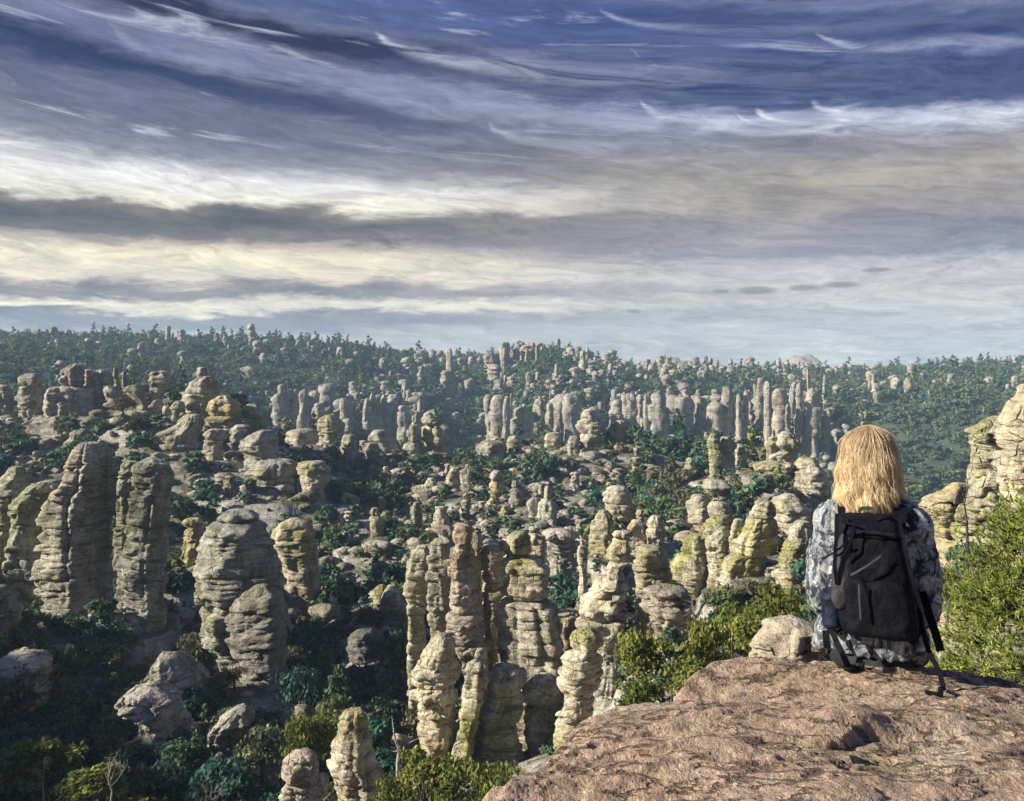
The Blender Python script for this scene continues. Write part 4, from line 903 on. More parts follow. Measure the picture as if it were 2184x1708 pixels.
for (u, vt, vb, d, rp, l_) in [(60,1250,1330,82,48,'shaded oak under the banded columns near the left edge'), (160,1290,1380,78,52,'shaded oak below the huge banded column'),
        (330,1370,1450,70,50,'dark oak under the rust streaked column'), (420,1300,1420,78,44,'dark oak in the cleft between two banded columns'),
        (560,1530,1640,55,60,'dark oak left of the olive pine'), (470,1500,1590,60,50,'dark green oak between the slickrock slabs'), (700,1400,1510,66,60,'very dark oak in the gully left of the stout spire'),
        (790,1420,1530,63,58,'blue green oak in the gully left of the stout spire'), (640,1390,1500,72,50,'dark oak at the foot of the broad greenish column'), (820,1500,1600,52,60,'dark oak right of the short cream pillar'),
        (230,1470,1560,58,56,'dark oak beside the rounded slickrock dome'), (290,1540,1640,50,56,'dark green oak above the low slickrock ledge'), (400,1600,1700,47,56,'dark oak at the bottom near bare branches'),
        (520,1620,1720,45,56,'dark oak left of the small brown pillar'), (130,1400,1470,66,50,'dark oak over the pale sloping slickrock'), (30,1500,1600,52,50,'dark oak at the lower left edge'),
        (340,1500,1560,63,40,'small dark oak behind the rounded slickrock dome'), (600,1590,1680,48,46,'dark oak close behind the small brown pillar'), (900,1400,1490,64,44,'blue green oak against the stout bulging spire')]:
    put('oak_tree', l_, K_shrubH[rt.randrange(4)], u, vt, vb, d, rp, group=GL)
put('shrub', 'bare reddish shrub among the hoodoos of the upper left hill', K_redsh[0], 262, 822, 868, 178, 26, 'shrub')
put('shrub', 'purplish red shrub in the cleft below the rust streaked column', K_redsh[1], 355, 1275, 1325, 79, 34, 'shrub')
put('shrub', 'faded pink shrub at the foot of the broad greenish column', K_redsh[0], 500, 1362, 1400, 73, 28, 'shrub')
put('shrub', 'yellow shrub low below the broad greenish column', K_pine[1], 464, 1412, 1440, 66, 18, 'shrub')

# --- bare and dead trees
def bare(name, label, u, vtop, vbot, d, seed, spread, mat, levels=3, lean=0.0, nb=9, cat='dead tree', r0=0.05, up=.45):
    rng = np.random.RandomState(seed); h = (vbot - vtop) / F * d
    x = (u - UC) / F * d; zb = (HZ - vbot) / F * d
    g = gz(x, d); drop = max(0.0, zb - g) + .3
    e = empty(name, (x, d, zb))
    path = [(0, 0, -drop), (0, 0, 0)] + [(lean * h * t_ ** 1.3 + .03 * h * rng.normal(), .03 * h * rng.normal(), h * t_) for t_ in (.25, .5, .75, 1)]
    V, Q, T_ = tube(path, [r0 * h * 1.2, r0 * h, r0 * h * .8, r0 * h * .55, r0 * h * .35, r0 * h * .1], 6)
    obj('trunk', mesh_np('trunk', V, [Q, T_]), mat, e)
    path = np.array(path)
    for b_ in range(nb):
        t_ = rng.uniform(.18, .95); k = 1 + t_ * (len(path) - 2); i = int(min(k, len(path) - 2)); p0 = path[i] + (path[i + 1] - path[i]) * (k - i)
        th = rng.uniform(0, 6.28); L = spread * h * rng.uniform(.5, 1) * (1.15 - t_)
        dr = np.array([math.cos(th), math.sin(th) * .7, rng.uniform(-.1, up * 2)]); dr /= np.linalg.norm(dr)
        parts = []
        def grow(p, dr, L, r, lv):
            q = [p]; dd = dr.copy()
            for s_ in range(4):
                dd = dd + rng.normal(size=3) * .22; dd[2] += .05; dd /= np.linalg.norm(dd); q.append(q[-1] + dd * L / 4)
            parts.append(tube(q, np.linspace(r, r * .25, 5), 4))
            if lv > 1:
                for m_ in range(3):
                    st = q[rng.randint(1, 5)]; d2 = dd + rng.normal(size=3) * .7; d2 /= np.linalg.norm(d2); grow(np.array(st), d2, L * .55, r * .5, lv - 1)
        grow(p0, dr, L, r0 * h * .35 * (1.1 - t_ * .6), levels)
        Vb, Fb = join(parts); obj('branch', mesh_np('branch', Vb, Fb), mat, e)
    return tag(e, label, cat)
bare('dead_tree', 'tall dead snag with stub branches left of the stout spire', 848, 1525, 1625, 50, 3, .22, M_dead, 1, -.12, 10, r0=.035)
bare('dead_tree', 'leafless dark tree in front of the tan pillar at the right', 2063, 1000, 1150, 22, 4, .55, M_char, 3, .0, 12, r0=.022)
bare('dead_tree', 'thin bare sapling above the pale rounded boulder', 1562, 1290, 1400, 20, 6, .4, M_char, 2, .02, 9, r0=.018)
bare('dead_tree', 'bare white branches at the bottom left of the slickrock ledge', 235, 1600, 1720, 41, 8, .65, M_dead, 3, .1, 9, r0=.02)
bare('dead_tree', 'bare white branches at the bottom in front of the slickrock ledge', 455, 1665, 1730, 38, 10, .9, M_dead, 3, -.1, 9, r0=.025)
bare('dead_tree', 'forked white bare tree under the spreading olive tree', 92, 1615, 1715, 44.5, 12, .6, M_dead, 3, .03, 8, r0=.022)
bare('dead_tree', 'leafless grey tree below the flat topped slab', 1478, 1268, 1350, 33, 14, .55, M_dead, 3, .05, 9, r0=.02)

# --- scattered shrubs: the 250 that show largest are things, the rest a wood
rng = np.random.RandomState(42)
cand = []
def scatter(n, d0, d1, s0, s1, r0, r1, dens):
    d = np.sqrt(rng.uniform(d0 ** 2, d1 ** 2, n)); s_ = rng.uniform(s0, s1, n); x = s_ * d
    keep = dens(x, d) > rng.uniform(0, 1, n)
    x, d = x[keep], d[keep]; z = ground(x, d); r = (r0 * .75 + (r1 * 1.25 - r0 * .75) * rng.uniform(0, 1, len(x)) ** 1.7) * (1 + .35 * rng.normal(size=len(x)).clip(-1, 1.5))
    for a in zip(x, d, z, r): cand.append(a)
patch = lambda x, d: np.clip(.62 + 1.1 * fbm(x / 18, d / 18, 4.4, 3), .05, 1)
scatter(2600, 45, 115, -.70, .40, .7, 1.7, lambda x, d: (.65 + .35 * (x / d < -.2)) * patch(x, d))
scatter(200, 68, 128, -.27, -.09, .8, 1.6, lambda x, d: .9 + 0 * x)
scatter(520, 44, 84, -.62, -.15, .8, 1.8, lambda x, d: .8 + 0 * x)
scatter(7200, 115, 290, -.72, .45, .6, 2.1, lambda x, d: .8 * patch(x, d))
scatter(2600, 110, 330, .10, .72, 1.1, 2.5, lambda x, d: .9 * patch(x, d))
fp = lambda x, d: np.clip(.85 + 1.0 * fbm(x / 60, d / 60, 7.4, 3), .35, 1)
scatter(6500, 330, 520, -.74, .74, 1.6, 3.1, fp)
scatter(17000, 520, 920, -.74, .74, 1.8, 3.4, fp)
keepc = []
for (x, d, z, r) in cand:
    if r < .4: continue
    u, vt, vb = UC + x / d * F, HZ - (z + 1.45 * r) / d * F, HZ - z / d * F
    if not (-120 < u < 2310): continue
    if not seen((x, d, z + 1.5 * r + .8)): continue
    if d < 260:
        bad = False
        for (ul, ur, t_, b_, bd) in BOX:
            rp = r / d * F
            if ul - .6 * rp < u < ur + .6 * rp:
                if d < bd + 3 and vb > t_ and vt < b_ - .38 * (b_ - t_) and d > bd * .45: bad = True; break
                if abs(d - bd) < 4 and ul < u < ur: bad = True; break
        if bad: continue
    keepc.append((x, d, z, r, u, vb))
keepc.sort(key=lambda c: -c[3] / c[1])
def beside(kind, u, v, r):
    """words that place a shrub or boulder by the nearest traced rock"""
    size = 'large ' if r > 1.9 else ('small ' if r < 1.2 else '')
    for lu, lv, ll in sorted(LAND, key=lambda q: (q[0] - u) ** 2 + (q[1] - v) ** 2)[:6]:
        rel = ('left of the ' if u < lu else 'right of the ') if abs(u - lu) > abs(v - lv) else ('above the ' if v < lv else 'below the ')
        s_ = size + kind + ' ' + rel + ll
        if len(s_.split()) <= 16: return s_
    return size + kind + ' among the hoodoos'
NB = 270
for i, (x, d, z, r, u, vb) in enumerate(keepc[:NB]):
    l_, g_ = beside('dark evergreen shrub', u, vb - .7 * r / d * F, r), 'scattered evergreen shrubs'
    tree('shrub', l_, 'shrub', (K_shrubH if d < 75 else K_shrub)[i % 4], (x, d, z - .1 * r), r, rt.uniform(.8, 1.2), g_, i)
# the wood: leaf crowns set on points by geometry nodes
src = bpy.data.collections.new('crown_sources')
for k in range(6):
    c, C = crown_mesh('crown_far', 130, 60 + k, .30, 9, 'round' if k < 4 else 'pine', M_leaf)
    o = bpy.data.objects.new('crown_far', c); src.objects.link(o)
def wood(name, label, pts, src=src, cat='woodland', probs=(.21, .21, .21, .21, .08, .08), sink=.15):
    A = np.array([(x, d, z - sink * r) for x, d, z, r, *_ in pts]); me_ = bpy.data.meshes.new(name)
    me_.vertices.add(len(A)); me_.vertices.foreach_set('co', A.astype(np.float32).ravel())
    at = me_.attributes.new('size', 'FLOAT', 'POINT'); at.data.foreach_set('value', np.array([p[3] for p in pts], dtype=np.float32))
    at = me_.attributes.new('spin', 'FLOAT', 'POINT'); at.data.foreach_set('value', rng.uniform(0, 6.28, len(A)).astype(np.float32))
    at = me_.attributes.new('which', 'INT', 'POINT'); at.data.foreach_set('value', rng.choice(6, len(A), p=list(probs)).astype(np.int32))
    o = obj(name, me_)
    gt = bpy.data.node_groups.new(name, 'GeometryNodeTree')
    gt.interface.new_socket('Geometry', in_out='INPUT', socket_type='NodeSocketGeometry'); gt.interface.new_socket('Geometry', in_out='OUTPUT', socket_type='NodeSocketGeometry')
    n = gt.nodes; L = gt.links
    gi, go = n.new('NodeGroupInput'), n.new('NodeGroupOutput')
    ci = n.new('GeometryNodeCollectionInfo'); ci.inputs['Collection'].default_value = src; ci.inputs['Separate Children'].default_value = True; ci.inputs['Reset Children'].default_value = True
    ip = n.new('GeometryNodeInstanceOnPoints')
    def attr(nm, typ):
        a = n.new('GeometryNodeInputNamedAttribute'); a.data_type = typ; a.inputs[0].default_value = nm; return a.outputs[0]
    cx = n.new('ShaderNodeCombineXYZ'); L.new(attr('spin', 'FLOAT'), cx.inputs[2])
    L.new(gi.outputs[0], ip.inputs['Points']); L.new(ci.outputs[0], ip.inputs['Instance']); ip.inputs['Pick Instance'].default_value = True
    L.new(attr('which', 'INT'), ip.inputs['Instance Index']); L.new(cx.outputs[0], ip.inputs['Rotation']); L.new(attr('size', 'FLOAT'), ip.inputs['Scale'])
    L.new(ip.outputs[0], go.inputs[0])
    md = o.modifiers.new('instances', 'NODES'); md.node_group = gt
    return tag(o, label, cat, kind='stuff')
rest = keepc[NB:]
wood('woodland', 'mass of dark evergreen shrubs and trees over the far slopes', [p for p in rest if p[1] >= 300])
wood('shrubland', 'mass of small dark shrubs over the middle slopes', [p for p in rest if p[1] < 300])

# --- loose boulders and ledges on the middle slopes
BM = []
for k in range(6):
    rg = np.random.RandomState(50 + k); a = rg.uniform(.8, 1.2)
    rows = [(1.0, -.5 * a, .55 * a), (.8, -.95 * a, .9 * a), (.5, -1.1, 1.05), (.2, -1.0, 1.1), (-.5, -1.0, 1.05)]
    V, Fc = rock_block(rows, 150, 300 + k, .3, 1.3, 1.3, .8, maxth=22); m_ = mesh_np('boulder', V, Fc); m_.materials.append(M_slope); BM.append(m_)
rb = random.Random(11); nb = 0; tries = 0
while nb < 230 and tries < 6000:
    tries += 1
    d = math.sqrt(rb.uniform(60 ** 2, 260 ** 2)); u = rb.uniform(-20, 1800) if d > 105 else rb.uniform(-20, 1300)
    x = (u - UC) / F * d; z = gz(x, d); wpx = rb.uniform(10, 46) * (1.3 if d < 105 else 1); r = wpx / F * d / 2; hk = rb.uniform(.35, .9)
    vb, vt = HZ - z / d * F, HZ - (z + r * hk) / d * F
    if vb > 1720 or not seen((x, d, z + r * hk + .1), .5): continue
    if any(ul - 8 < u < ur + 8 and d < bd + 3 and d > bd * .5 and vb > t_ and vt < b_ - .1 * (b_ - t_) for ul, ur, t_, b_, bd in BOX): continue
    o = obj('boulder', BM[rb.randrange(6)], None, None, (x, d, z - .1 * r)); o.scale = (r, r * rb.uniform(.7, 1.3), r * hk); o.rotation_euler = (rb.uniform(-.1, .1), rb.uniform(-.1, .1), rb.uniform(0, 6.28))
    tag(o, beside('low grey boulder', u, vb, r), 'boulder', 'loose boulders on the slopes'); nb += 1

# --- rocks too many to count on the far and middle slopes
def rock_source(nm, mat, tall):
    c_ = bpy.data.collections.new(nm)
    for k in range(6):
        rg = np.random.RandomState(80 + k); hh = (rg.uniform(2.2, 4.2) if tall and k < 4 else rg.uniform(.6, 1.3)); rows = [(hh, -.35, .4)]
        for q_ in np.linspace(hh * .93, -.6, 6): a = rg.uniform(.62, 1.05); cc = rg.uniform(-.15, .15); rows.append((q_, cc - a, cc + a))
        V, Fc = rock_block(rows, 300, 500 + k + 20 * tall, .25, 1.1, 1.25, .9, maxth=18); m_ = mesh_np(nm, V, Fc); m_.materials.append(mat); c_.objects.link(bpy.data.objects.new(nm, m_))
    return c_
def rock_pts(n, d0, d1, s0, s1, r0, r1, dens):
    out = []; d = np.sqrt(rng.uniform(d0 ** 2, d1 ** 2, n)); s_ = rng.uniform(s0, s1, n); x = s_ * d; keep = dens(x, d) > rng.uniform(0, 1, n); x, d = x[keep], d[keep]; z = ground(x, d); r = r0 + (r1 - r0) * rng.uniform(0, 1, len(x)) ** 2
    for a in zip(x, d, z, r):
        u, vb, vt = UC + a[0] / a[1] * F, HZ - a[2] / a[1] * F, HZ - (a[2] + a[3]) / a[1] * F
        if not -60 < u < 2250 or not seen((a[0], a[1], a[2] + 1.5 * a[3] + .5)): continue
        if a[1] < 300 and any(ul - 4 < u < ur + 4 and bd * .5 < a[1] < bd + 3 and vb > t_ and vt < b_ - .15 * (b_ - t_) for ul, ur, t_, b_, bd in BOX): continue
        out.append(a)
    return out
rp = lambda x, d: np.clip(.5 + 1.6 * fbm(x / 45, d / 45, 2.9, 3), .04, 1) * (.40 + .60 * sm(x / d, -.24, -.04)) * (1 - .8 * sm(x / d, .36, .46))
wood('rock_field', 'countless grey rocks and pinnacles standing among the trees of the far slopes', rock_pts(5200, 400, 900, -.74, .74, 1.1, 3.5, rp) + rock_pts(1500, 425, 540, -.29, .42, .8, 2.1, lambda x, d: np.clip(.7 + 1.5 * fbm(x / 30, d / 40, 1.9, 2), .1, 1) * (1 - np.exp(-((x / d + .06) / .035) ** 2))), rock_source('far_rocks', M_far, True), 'rocks', (.2, .2, .2, .15, .125, .125), .1)
wood('rock_rubble', 'small weathered rocks and ledges strewn over the middle slopes', rock_pts(9000, 60, 300, -.72, .50, .3, 2.3, lambda x, d: np.clip(.55 + 1.2 * fbm(x / 15, d / 15, 6.6, 3), .05, 1)), rock_source('small_rocks', M_slope, False), 'rocks', (.17, .17, .17, .17, .16, .16), .2)

# --- small lone pinnacles on the middle slopes
TM = []
for k in range(6):
    rg = np.random.RandomState(170 + k); hh = rg.uniform(3.0, 4.6); rows = [(hh, -.5, .45)]
    for q_ in np.linspace(hh * .94, -1.0, 8): a = rg.uniform(.6, 1.05); cc = rg.uniform(-.2, .2); rows.append((q_, cc - a, cc + a))
    V, Fc = rock_block(rows, 110, 640 + k, .45, 1.5, 1.15, .9, maxth=30); m_ = mesh_np('hoodoo', V, Fc); m_.materials.append(M_mid); TM.append(m_)
nb = tries = 0
while nb < 95 and tries < 5000:
    tries += 1; d = math.sqrt(rb.uniform(105 ** 2, 270 ** 2)); u = rb.uniform(120, 1720)
    x = (u - UC) / F * d; z = gz(x, d); r = rb.uniform(9, 24) / F * d / 2; hk = rb.uniform(.6, 1.2); vb, vt = HZ - z / d * F, HZ - (z + r * hk * 3.5) / d * F
    if vb > 1260 or not seen((x, d, z + r * hk * 2), .5): continue
    if any(ul - 6 < u < ur + 6 and bd * .5 < d < bd + 3 and vb > t_ and vt < b_ - .1 * (b_ - t_) for ul, ur, t_, b_, bd in BOX): continue
    o = obj('hoodoo', TM[rb.randrange(6)], None, None, (x, d, z - .2 * r)); o.scale = (r, r * rb.uniform(.8, 1.2), r * hk); o.rotation_euler = (rb.uniform(-.05, .05), rb.uniform(-.06, .06), rb.uniform(0, 6.28))
    tag(o, beside('lone small pinnacle', u, (vb + vt) / 2, 1.5), 'hoodoo', 'small lone pinnacles on the middle slopes'); nb += 1
# ------------------------------------------------------------------ the rock slab in the foreground
CP = np.array([(-.6,.2,-1.30),(-.35,1.4,-1.16),(-.036,2.0,-1.045),(.243,2.6,-1.105),(.5,2.88,-1.16),(.62,3.02,-1.155),(.72,3.12,-1.130),(.80,3.22,-1.112),(1.1,3.3,-1.150),(1.40,3.25,-1.172),(1.74,3.45,-1.262),
               (2.18,3.6,-1.405),(2.8,3.8,-1.6),(.5,2.2,-1.075),(.8,2.6,-1.085),(1.2,2.6,-1.095),(1.15,2.95,-1.115),(1.45,2.9,-1.15),(1.9,2.6,-1.20),(1.2,1.8,-1.10),(2.5,2.5,-1.40),(1.0,.4,-1.2),(2.6,1.0,-1.35)])
EDGE = np.array([(-1.0,-.2),(-.75,.6),(-.42,1.45),(-.10,2.05),(.22,2.62),(.49,2.85),(.73,3.08),(.84,3.26),(1.1,3.36),(1.43,3.42),(1.74,3.50),(2.18,3.64),(2.8,3.9),(3.8,4.3)])
def slab_z(x, y):
    wsum = 0; zsum = 0
    for cx_, cy_, cz_ in CP:
        r2 = (x - cx_) ** 2 + (y - cy_) ** 2; w_ = np.exp(-r2 / (2 * .22 ** 2)) + 1e-3 / (r2 + .05)
        wsum = wsum + w_; zsum = zsum + w_ * cz_
    z = zsum / wsum
    # signed distance beyond the edge, in plan
    best = np.full(x.shape, 9.0); side = np.zeros(x.shape)
    for (ax_, ay_), (bx_, by_) in zip(EDGE[:-1], EDGE[1:]):
        dx, dy = bx_ - ax_, by_ - ay_; t_ = np.clip(((x - ax_) * dx + (y - ay_) * dy) / (dx * dx + dy * dy), 0, 1)
        ds = np.hypot(x - ax_ - t_ * dx, y - ay_ - t_ * dy); cr = dx * (y - ay_) - dy * (x - ax_)
        m_ = ds < best; best = np.where(m_, ds, best); side = np.where(m_, np.sign(cr), side)
    dist = best * side + .05 * fbm(x * 3, y * 3, 4.2, 3)
    # peeling sheets parallel to the edge
    for off, hh in ((-.05, .022), (-.13, .018), (-.26, .012)):
        k = sm(dist + .045 * fbm(x * 4.2, y * 4.2, off * 70, 3), off - .008, off + .016)
        z = z - hh * k * np.clip(.4 + 1.2 * vnoise(x * 1.7, y * 1.7, off * 31), 0, 1)
    out = np.maximum(dist + .02, 0)
    z = z - 7.0 * out ** 2 / (out + .09) * (1 + .15 * fbm(x * 5, y * 5, 1.1, 2))
    # cracks: the sheet behind each line overhangs the one in front of it
    def ledge(pts, h, width=.28):
        q_ = np.array([((u * .52252 + 1042.7 - UC) / F * (1.1 * F / (v * .52252 + 1251.3 - HZ)), 1.1 * F / (v * .52252 + 1251.3 - HZ)) for u, v in pts])
        q_ = q_[np.argsort(q_[:, 0])]
        f_ = np.interp(x, q_[:, 0], q_[:, 1]) + .028 * fbm(x * 7, y * 1.5, h * 900, 3)
        inx = sm(x, q_[0, 0] - .05, q_[0, 0] + .08) * (1 - sm(x, q_[-1, 0] - .08, q_[-1, 0] + .05)); t_ = y - f_
        stp = np.tanh(t_ / .008) * np.exp(-np.abs(t_) / width) * .5
        groove = -.30 * np.exp(-((t_ + .008) / .010) ** 2)
        return inx * h * (stp + groove) * np.clip(.75 + .7 * vnoise(x * 5, .3, h * 77), .25, 1.3)
    z = z + ledge([(300,690),(440,645),(600,625),(680,612),(960,602),(1000,622),(1180,640),(1350,657),(1450,640),(1560,595),(1660,592)], .026)
    z = z + ledge([(700,868),(960,872),(1080,830),(1210,757),(1330,737),(1480,757),(1520,702),(1640,697),(1790,716)], .022)
    z = z + ledge([(1200,388),(1300,380),(1420,366),(1480,352)], .016, .12)
    z = z + ledge([(780,520),(900,512),(1010,520)], .014, .12)
    z = z + ledge([(330,740),(480,720),(640,716),(820,700),(960,706)], .018, .14)
    z = z + ledge([(560,560),(700,548),(860,556),(1060,540),(1230,548)], .013, .12)
    z = z + ledge([(250,800),(420,790),(600,806),(760,796)], .016, .14)
    z = z + ledge([(1300,520),(1480,500),(1640,512),(1800,498)], .012, .12)
    z = z + ledge([(1500,800),(1680,780),(1900,800),(2100,780)], .016, .14)
    z = z + ledge([(1020,760),(1200,735),(1330,742)], .012, .12)
    z = z + ledge([(1880,500),(2000,520),(2184,560)], .020, .16)
    z = z + ledge([(2020,735),(2080,700),(2184,690),(2300,700)], .030, .16)
    a = .022 * fbm(x * 2.3, y * 2.3, 3.1, 3) + .006 * fbm(x * 9, y * 9, 6.1, 3)
    lam = fbm(x * 1.5 + .9 * y, y * 6.5 - 1.6 * x, 2.0, 5) * 7; lam = .008 * (np.floor(lam) + sm(lam - np.floor(lam), .78, .98))
    pit = .003 * fbm(x * 34, y * 34, 9.3, 3)
    return z + a + lam + pit
ys = np.concatenate([np.linspace(-.6, 1.75, 40)[:-1], np.linspace(1.75, 3.75, 300), np.linspace(3.77, 4.9, 40)]); xs = np.concatenate([np.linspace(-1.7, -.3, 40)[:-1], np.linspace(-.3, 2.5, 390), np.linspace(2.52, 3.8, 40)])
Yg, Xg = np.meshgrid(ys, xs, indexing='ij'); Zg_ = np.maximum(slab_z(Xg, Yg), -3.6)
def slab_mat():
    m, t = new_mat('slab_rock')
    geo = t.new('ShaderNodeNewGeometry'); p = geo.outputs['Position']
    a = t.noise(p, 2.2, 5, .6, .4); b = t.noise(p, 14, 6, .68, .3); c = t.noise(p, 90, 4, .7); a2 = t.noise(t.vmath('ADD', p, (9., 4., 2.)), 3.4, 5, .6, .5)
    col = t.mix(t.sstep(b, .34, .66), (.45, .33, .24, 1), (.30, .21, .15, 1))
    col = t.mix(t.math('MULTIPLY', t.sstep(a, .48, .66), .75), col, (.47, .375, .28, 1))
    col = t.mix(t.math('MULTIPLY', t.sstep(a2, .54, .68), .55), col, (.27, .225, .105, 1))
    col = t.mix(t.math('MULTIPLY', t.sstep(a2, .42, .30), .6), col, (.19, .115, .09, 1))
    li = t.noise(t.vmath('ADD', p, (2., 11., 5.)), 6.5, 6, .7, .3)
    col = t.mix(t.math('MULTIPLY', t.sstep(li, .60, .68), .6), col, (.46, .46, .36, 1))
    col = t.mix(t.math('MULTIPLY', t.sstep(li, .34, .27), .5), col, (.13, .10, .085, 1))
    col = t.mix(1.0, col, t.ramp(c, [(.28, .45), (.47, .95), (.60, 1.12), (.72, 1.6)]), 'MULTIPLY')
    cn = t.noise(t.scale(p, (1.0, 2.6, 2.6), (0, 0, .5)), 2.6, 7, .62, .35); crk = t.sstep(t.math('ABSOLUTE', t.math('SUBTRACT', cn, .5)), 0.0, .022)
    col = t.mix(t.math('MULTIPLY', t.math('SUBTRACT', 1.0, crk), .45), col, (.09, .055, .042, 1))
    h = t.math('ADD', t.math('MULTIPLY', b, 1.5), t.math('ADD', t.math('MULTIPLY', c, .45), t.math('MULTIPLY', crk, 1.1)))
    bp = t.new('ShaderNodeBump', i_Height=h); bp.inputs['Strength'].default_value = 1.0; bp.inputs['Distance'].default_value = .028
    bs = t.new('ShaderNodeBsdfPrincipled', i_0=col, i_Normal=bp.outputs[0]); bs.inputs['Roughness'].default_value = .85; bs.inputs['Specular IOR Level'].default_value = .25
    t.new('ShaderNodeOutputMaterial', i_0=bs.outputs[0])
    return m
slab_o = obj('rock_slab', mesh_np('rock_slab', np.stack([Xg, Yg, Zg_], -1).reshape(-1, 3), grid_faces(len(ys), len(xs))), slab_mat())
tag(slab_o, 'broad reddish brown cracked rock slab the person sits on', 'rock slab')
def slz(x, y): return float(slab_z(np.array([float(x)]), np.array([float(y)]))[0])

# ------------------------------------------------------------------ the near pine at the right edge
def needle_pine():
    rng = np.random.RandomState(8); d = 6.4
    x0 = (2245 - UC) / F * d; zf = -4.2
    e = empty('pine_tree', (x0, d, zf))
    prof = [(-.05, .0), (.0, .50), (.45, .95), (.9, 1.00), (1.4, 1.0), (1.8, .88), (2.2, .72), (2.6, .50), (2.95, .25), (3.15, .05)]
    pz = np.array(prof)
    parts = [tube([(0, 0, -.2), (.03, .02, .9), (-.02, 0, 1.9), (.02, 0, 3.0)], [.10, .085, .055, .015], 8)]
    tufts, dirs = [], []
    for i in range(520):
        z = rng.uniform(.25, 3.05) ; rr = np.interp(z, pz[:, 0], pz[:, 1]) * rng.uniform(.55, 1.08); th = rng.uniform(0, 6.28)
        end = np.array([rr * math.cos(th), rr * math.sin(th), z + rng.uniform(-.05, .18)]); st = np.array([0, 0, max(.15, z - .35 * rr - .05)])
        mid = st * .45 + end * .55 + np.array([0, 0, -.05]) + rng.normal(size=3) * .03
        if i < 130: parts.append(tube([st, mid, end], [.018, .010, .004], 4))
        for k in range(rng.randint(15, 24)):
            o_ = rng.normal(size=3) * np.array([.10, .10, .075]); p_ = end + o_
            if k % 5 == 0: parts.append(tube([mid * .4 + end * .6, p_], [.005, .002], 3))
            dv = (p_ - st) / np.linalg.norm(p_ - st) + np.array([0, 0, .55]) + rng.normal(size=3) * .45; tufts.append(p_); dirs.append(dv / np.linalg.norm(dv))
    V, Fc = join(parts); obj('trunk', mesh_np('trunk', V, Fc), M_bark, e)
    tf = np.array(tufts); dr = np.array(dirs); nn = 11
    N_ = len(tf); T = np.repeat(tf, nn, 0); D = np.repeat(dr, nn, 0) + rng.normal(size=(N_ * nn, 3)) * .55; D /= np.linalg.norm(D, axis=1)[:, None]
    L = rng.uniform(.034, .062, (N_ * nn, 1)); sd = np.cross(D, rng.normal(size=(N_ * nn, 3))); sd /= np.linalg.norm(sd, axis=1)[:, None]
    base = T - np.repeat(dr, nn, 0) * rng.uniform(0, .035, (N_ * nn, 1)); wv = .0058
    V = np.stack([base - sd * wv, base + sd * wv, base + D * L], 1).reshape(-1, 3)
    obj('crown', mesh_np('crown', V, np.arange(len(V)).reshape(-1, 3), False), M_bright, e)
    tag(e, 'sunlit yellow green pine at the right edge beside the seated person', 'tree')
needle_pine()

# ------------------------------------------------------------------ the seated person
PX = .0017778                                    # metres for one photo unit at the person
PB = Vector(((1860 - UC) / F * 3.2, 3.2, -1.172)); PR = -math.atan2(PB.x, PB.y)      # faces straight away from the camera
def sphere(c, r, n=16):
    r = np.broadcast_to(np.asarray(r, float), (3,)); th = np.arange(n * 2) / (n * 2) * 2 * np.pi; ph = np.linspace(0, np.pi, n + 1)[1:-1]
    V = np.array([(r[0] * math.sin(p) * math.cos(t), r[1] * math.sin(p) * math.sin(t), -r[2] * math.cos(p)) for p in ph for t in th]) + c
    m = n * 2; Q = grid_faces(len(ph), m, True); V = np.vstack([V, np.array(c) - [0, 0, r[2]], np.array(c) + [0, 0, r[2]]]); i = np.arange(m); j = (i + 1) % m
    T_ = np.concatenate([np.stack([j, i, np.full(m, len(V) - 2)], -1), np.stack([(len(ph) - 1) * m + i, (len(ph) - 1) * m + j, np.full(m, len(V) - 1)], -1)])
    return V, Q, T_
def limb(pts, rad, n=14):
    """rounded tapering limb"""
    pts = np.array(pts, float); out = []
    tt = np.linspace(0, len(pts) - 1, (len(pts) - 1) * 6 + 1); p = np.stack([np.interp(tt, range(len(pts)), pts[:, k]) for k in range(3)], -1); r = np.interp(tt, range(len(pts)), rad)
    ker = np.array([1, 2, 3, 2, 1]) / 9
    pp = np.vstack([p[:1], p[:1], p, p[-1:], p[-1:]]); p = np.stack([np.convolve(pp[:, k], ker, 'valid') for k in range(3)], -1)
    out.append(tube(p, r, n)); out.append(sphere(p[0], r[0] * .99, 7)); out.append(sphere(p[-1], r[-1] * .99, 7))
    return out
def loft(secs, n=28, pw=2.4):
    th = np.arange(n) / n * 2 * np.pi; V = []
    se = (np.abs(np.cos(th)) ** pw + np.abs(np.sin(th)) ** pw) ** (-1 / pw)
    for (z, cx_, cy_, rx, ry) in secs: V += [(cx_ + rx * s_ * math.cos(t), cy_ + ry * s_ * math.sin(t), z) for t, s_ in zip(th, se)]
    V = np.array(V); m = len(secs); Q = grid_faces(m, n, True); V = np.vstack([V, V[:n].mean(0), V[(m - 1) * n:].mean(0)]); i = np.arange(n); j = (i + 1) % n
    T_ = np.concatenate([np.stack([j, i, np.full(n, m * n)], -1), np.stack([(m - 1) * n + i, (m - 1) * n + j, np.full(n, m * n + 1)], -1)])
    return V, Q, T_
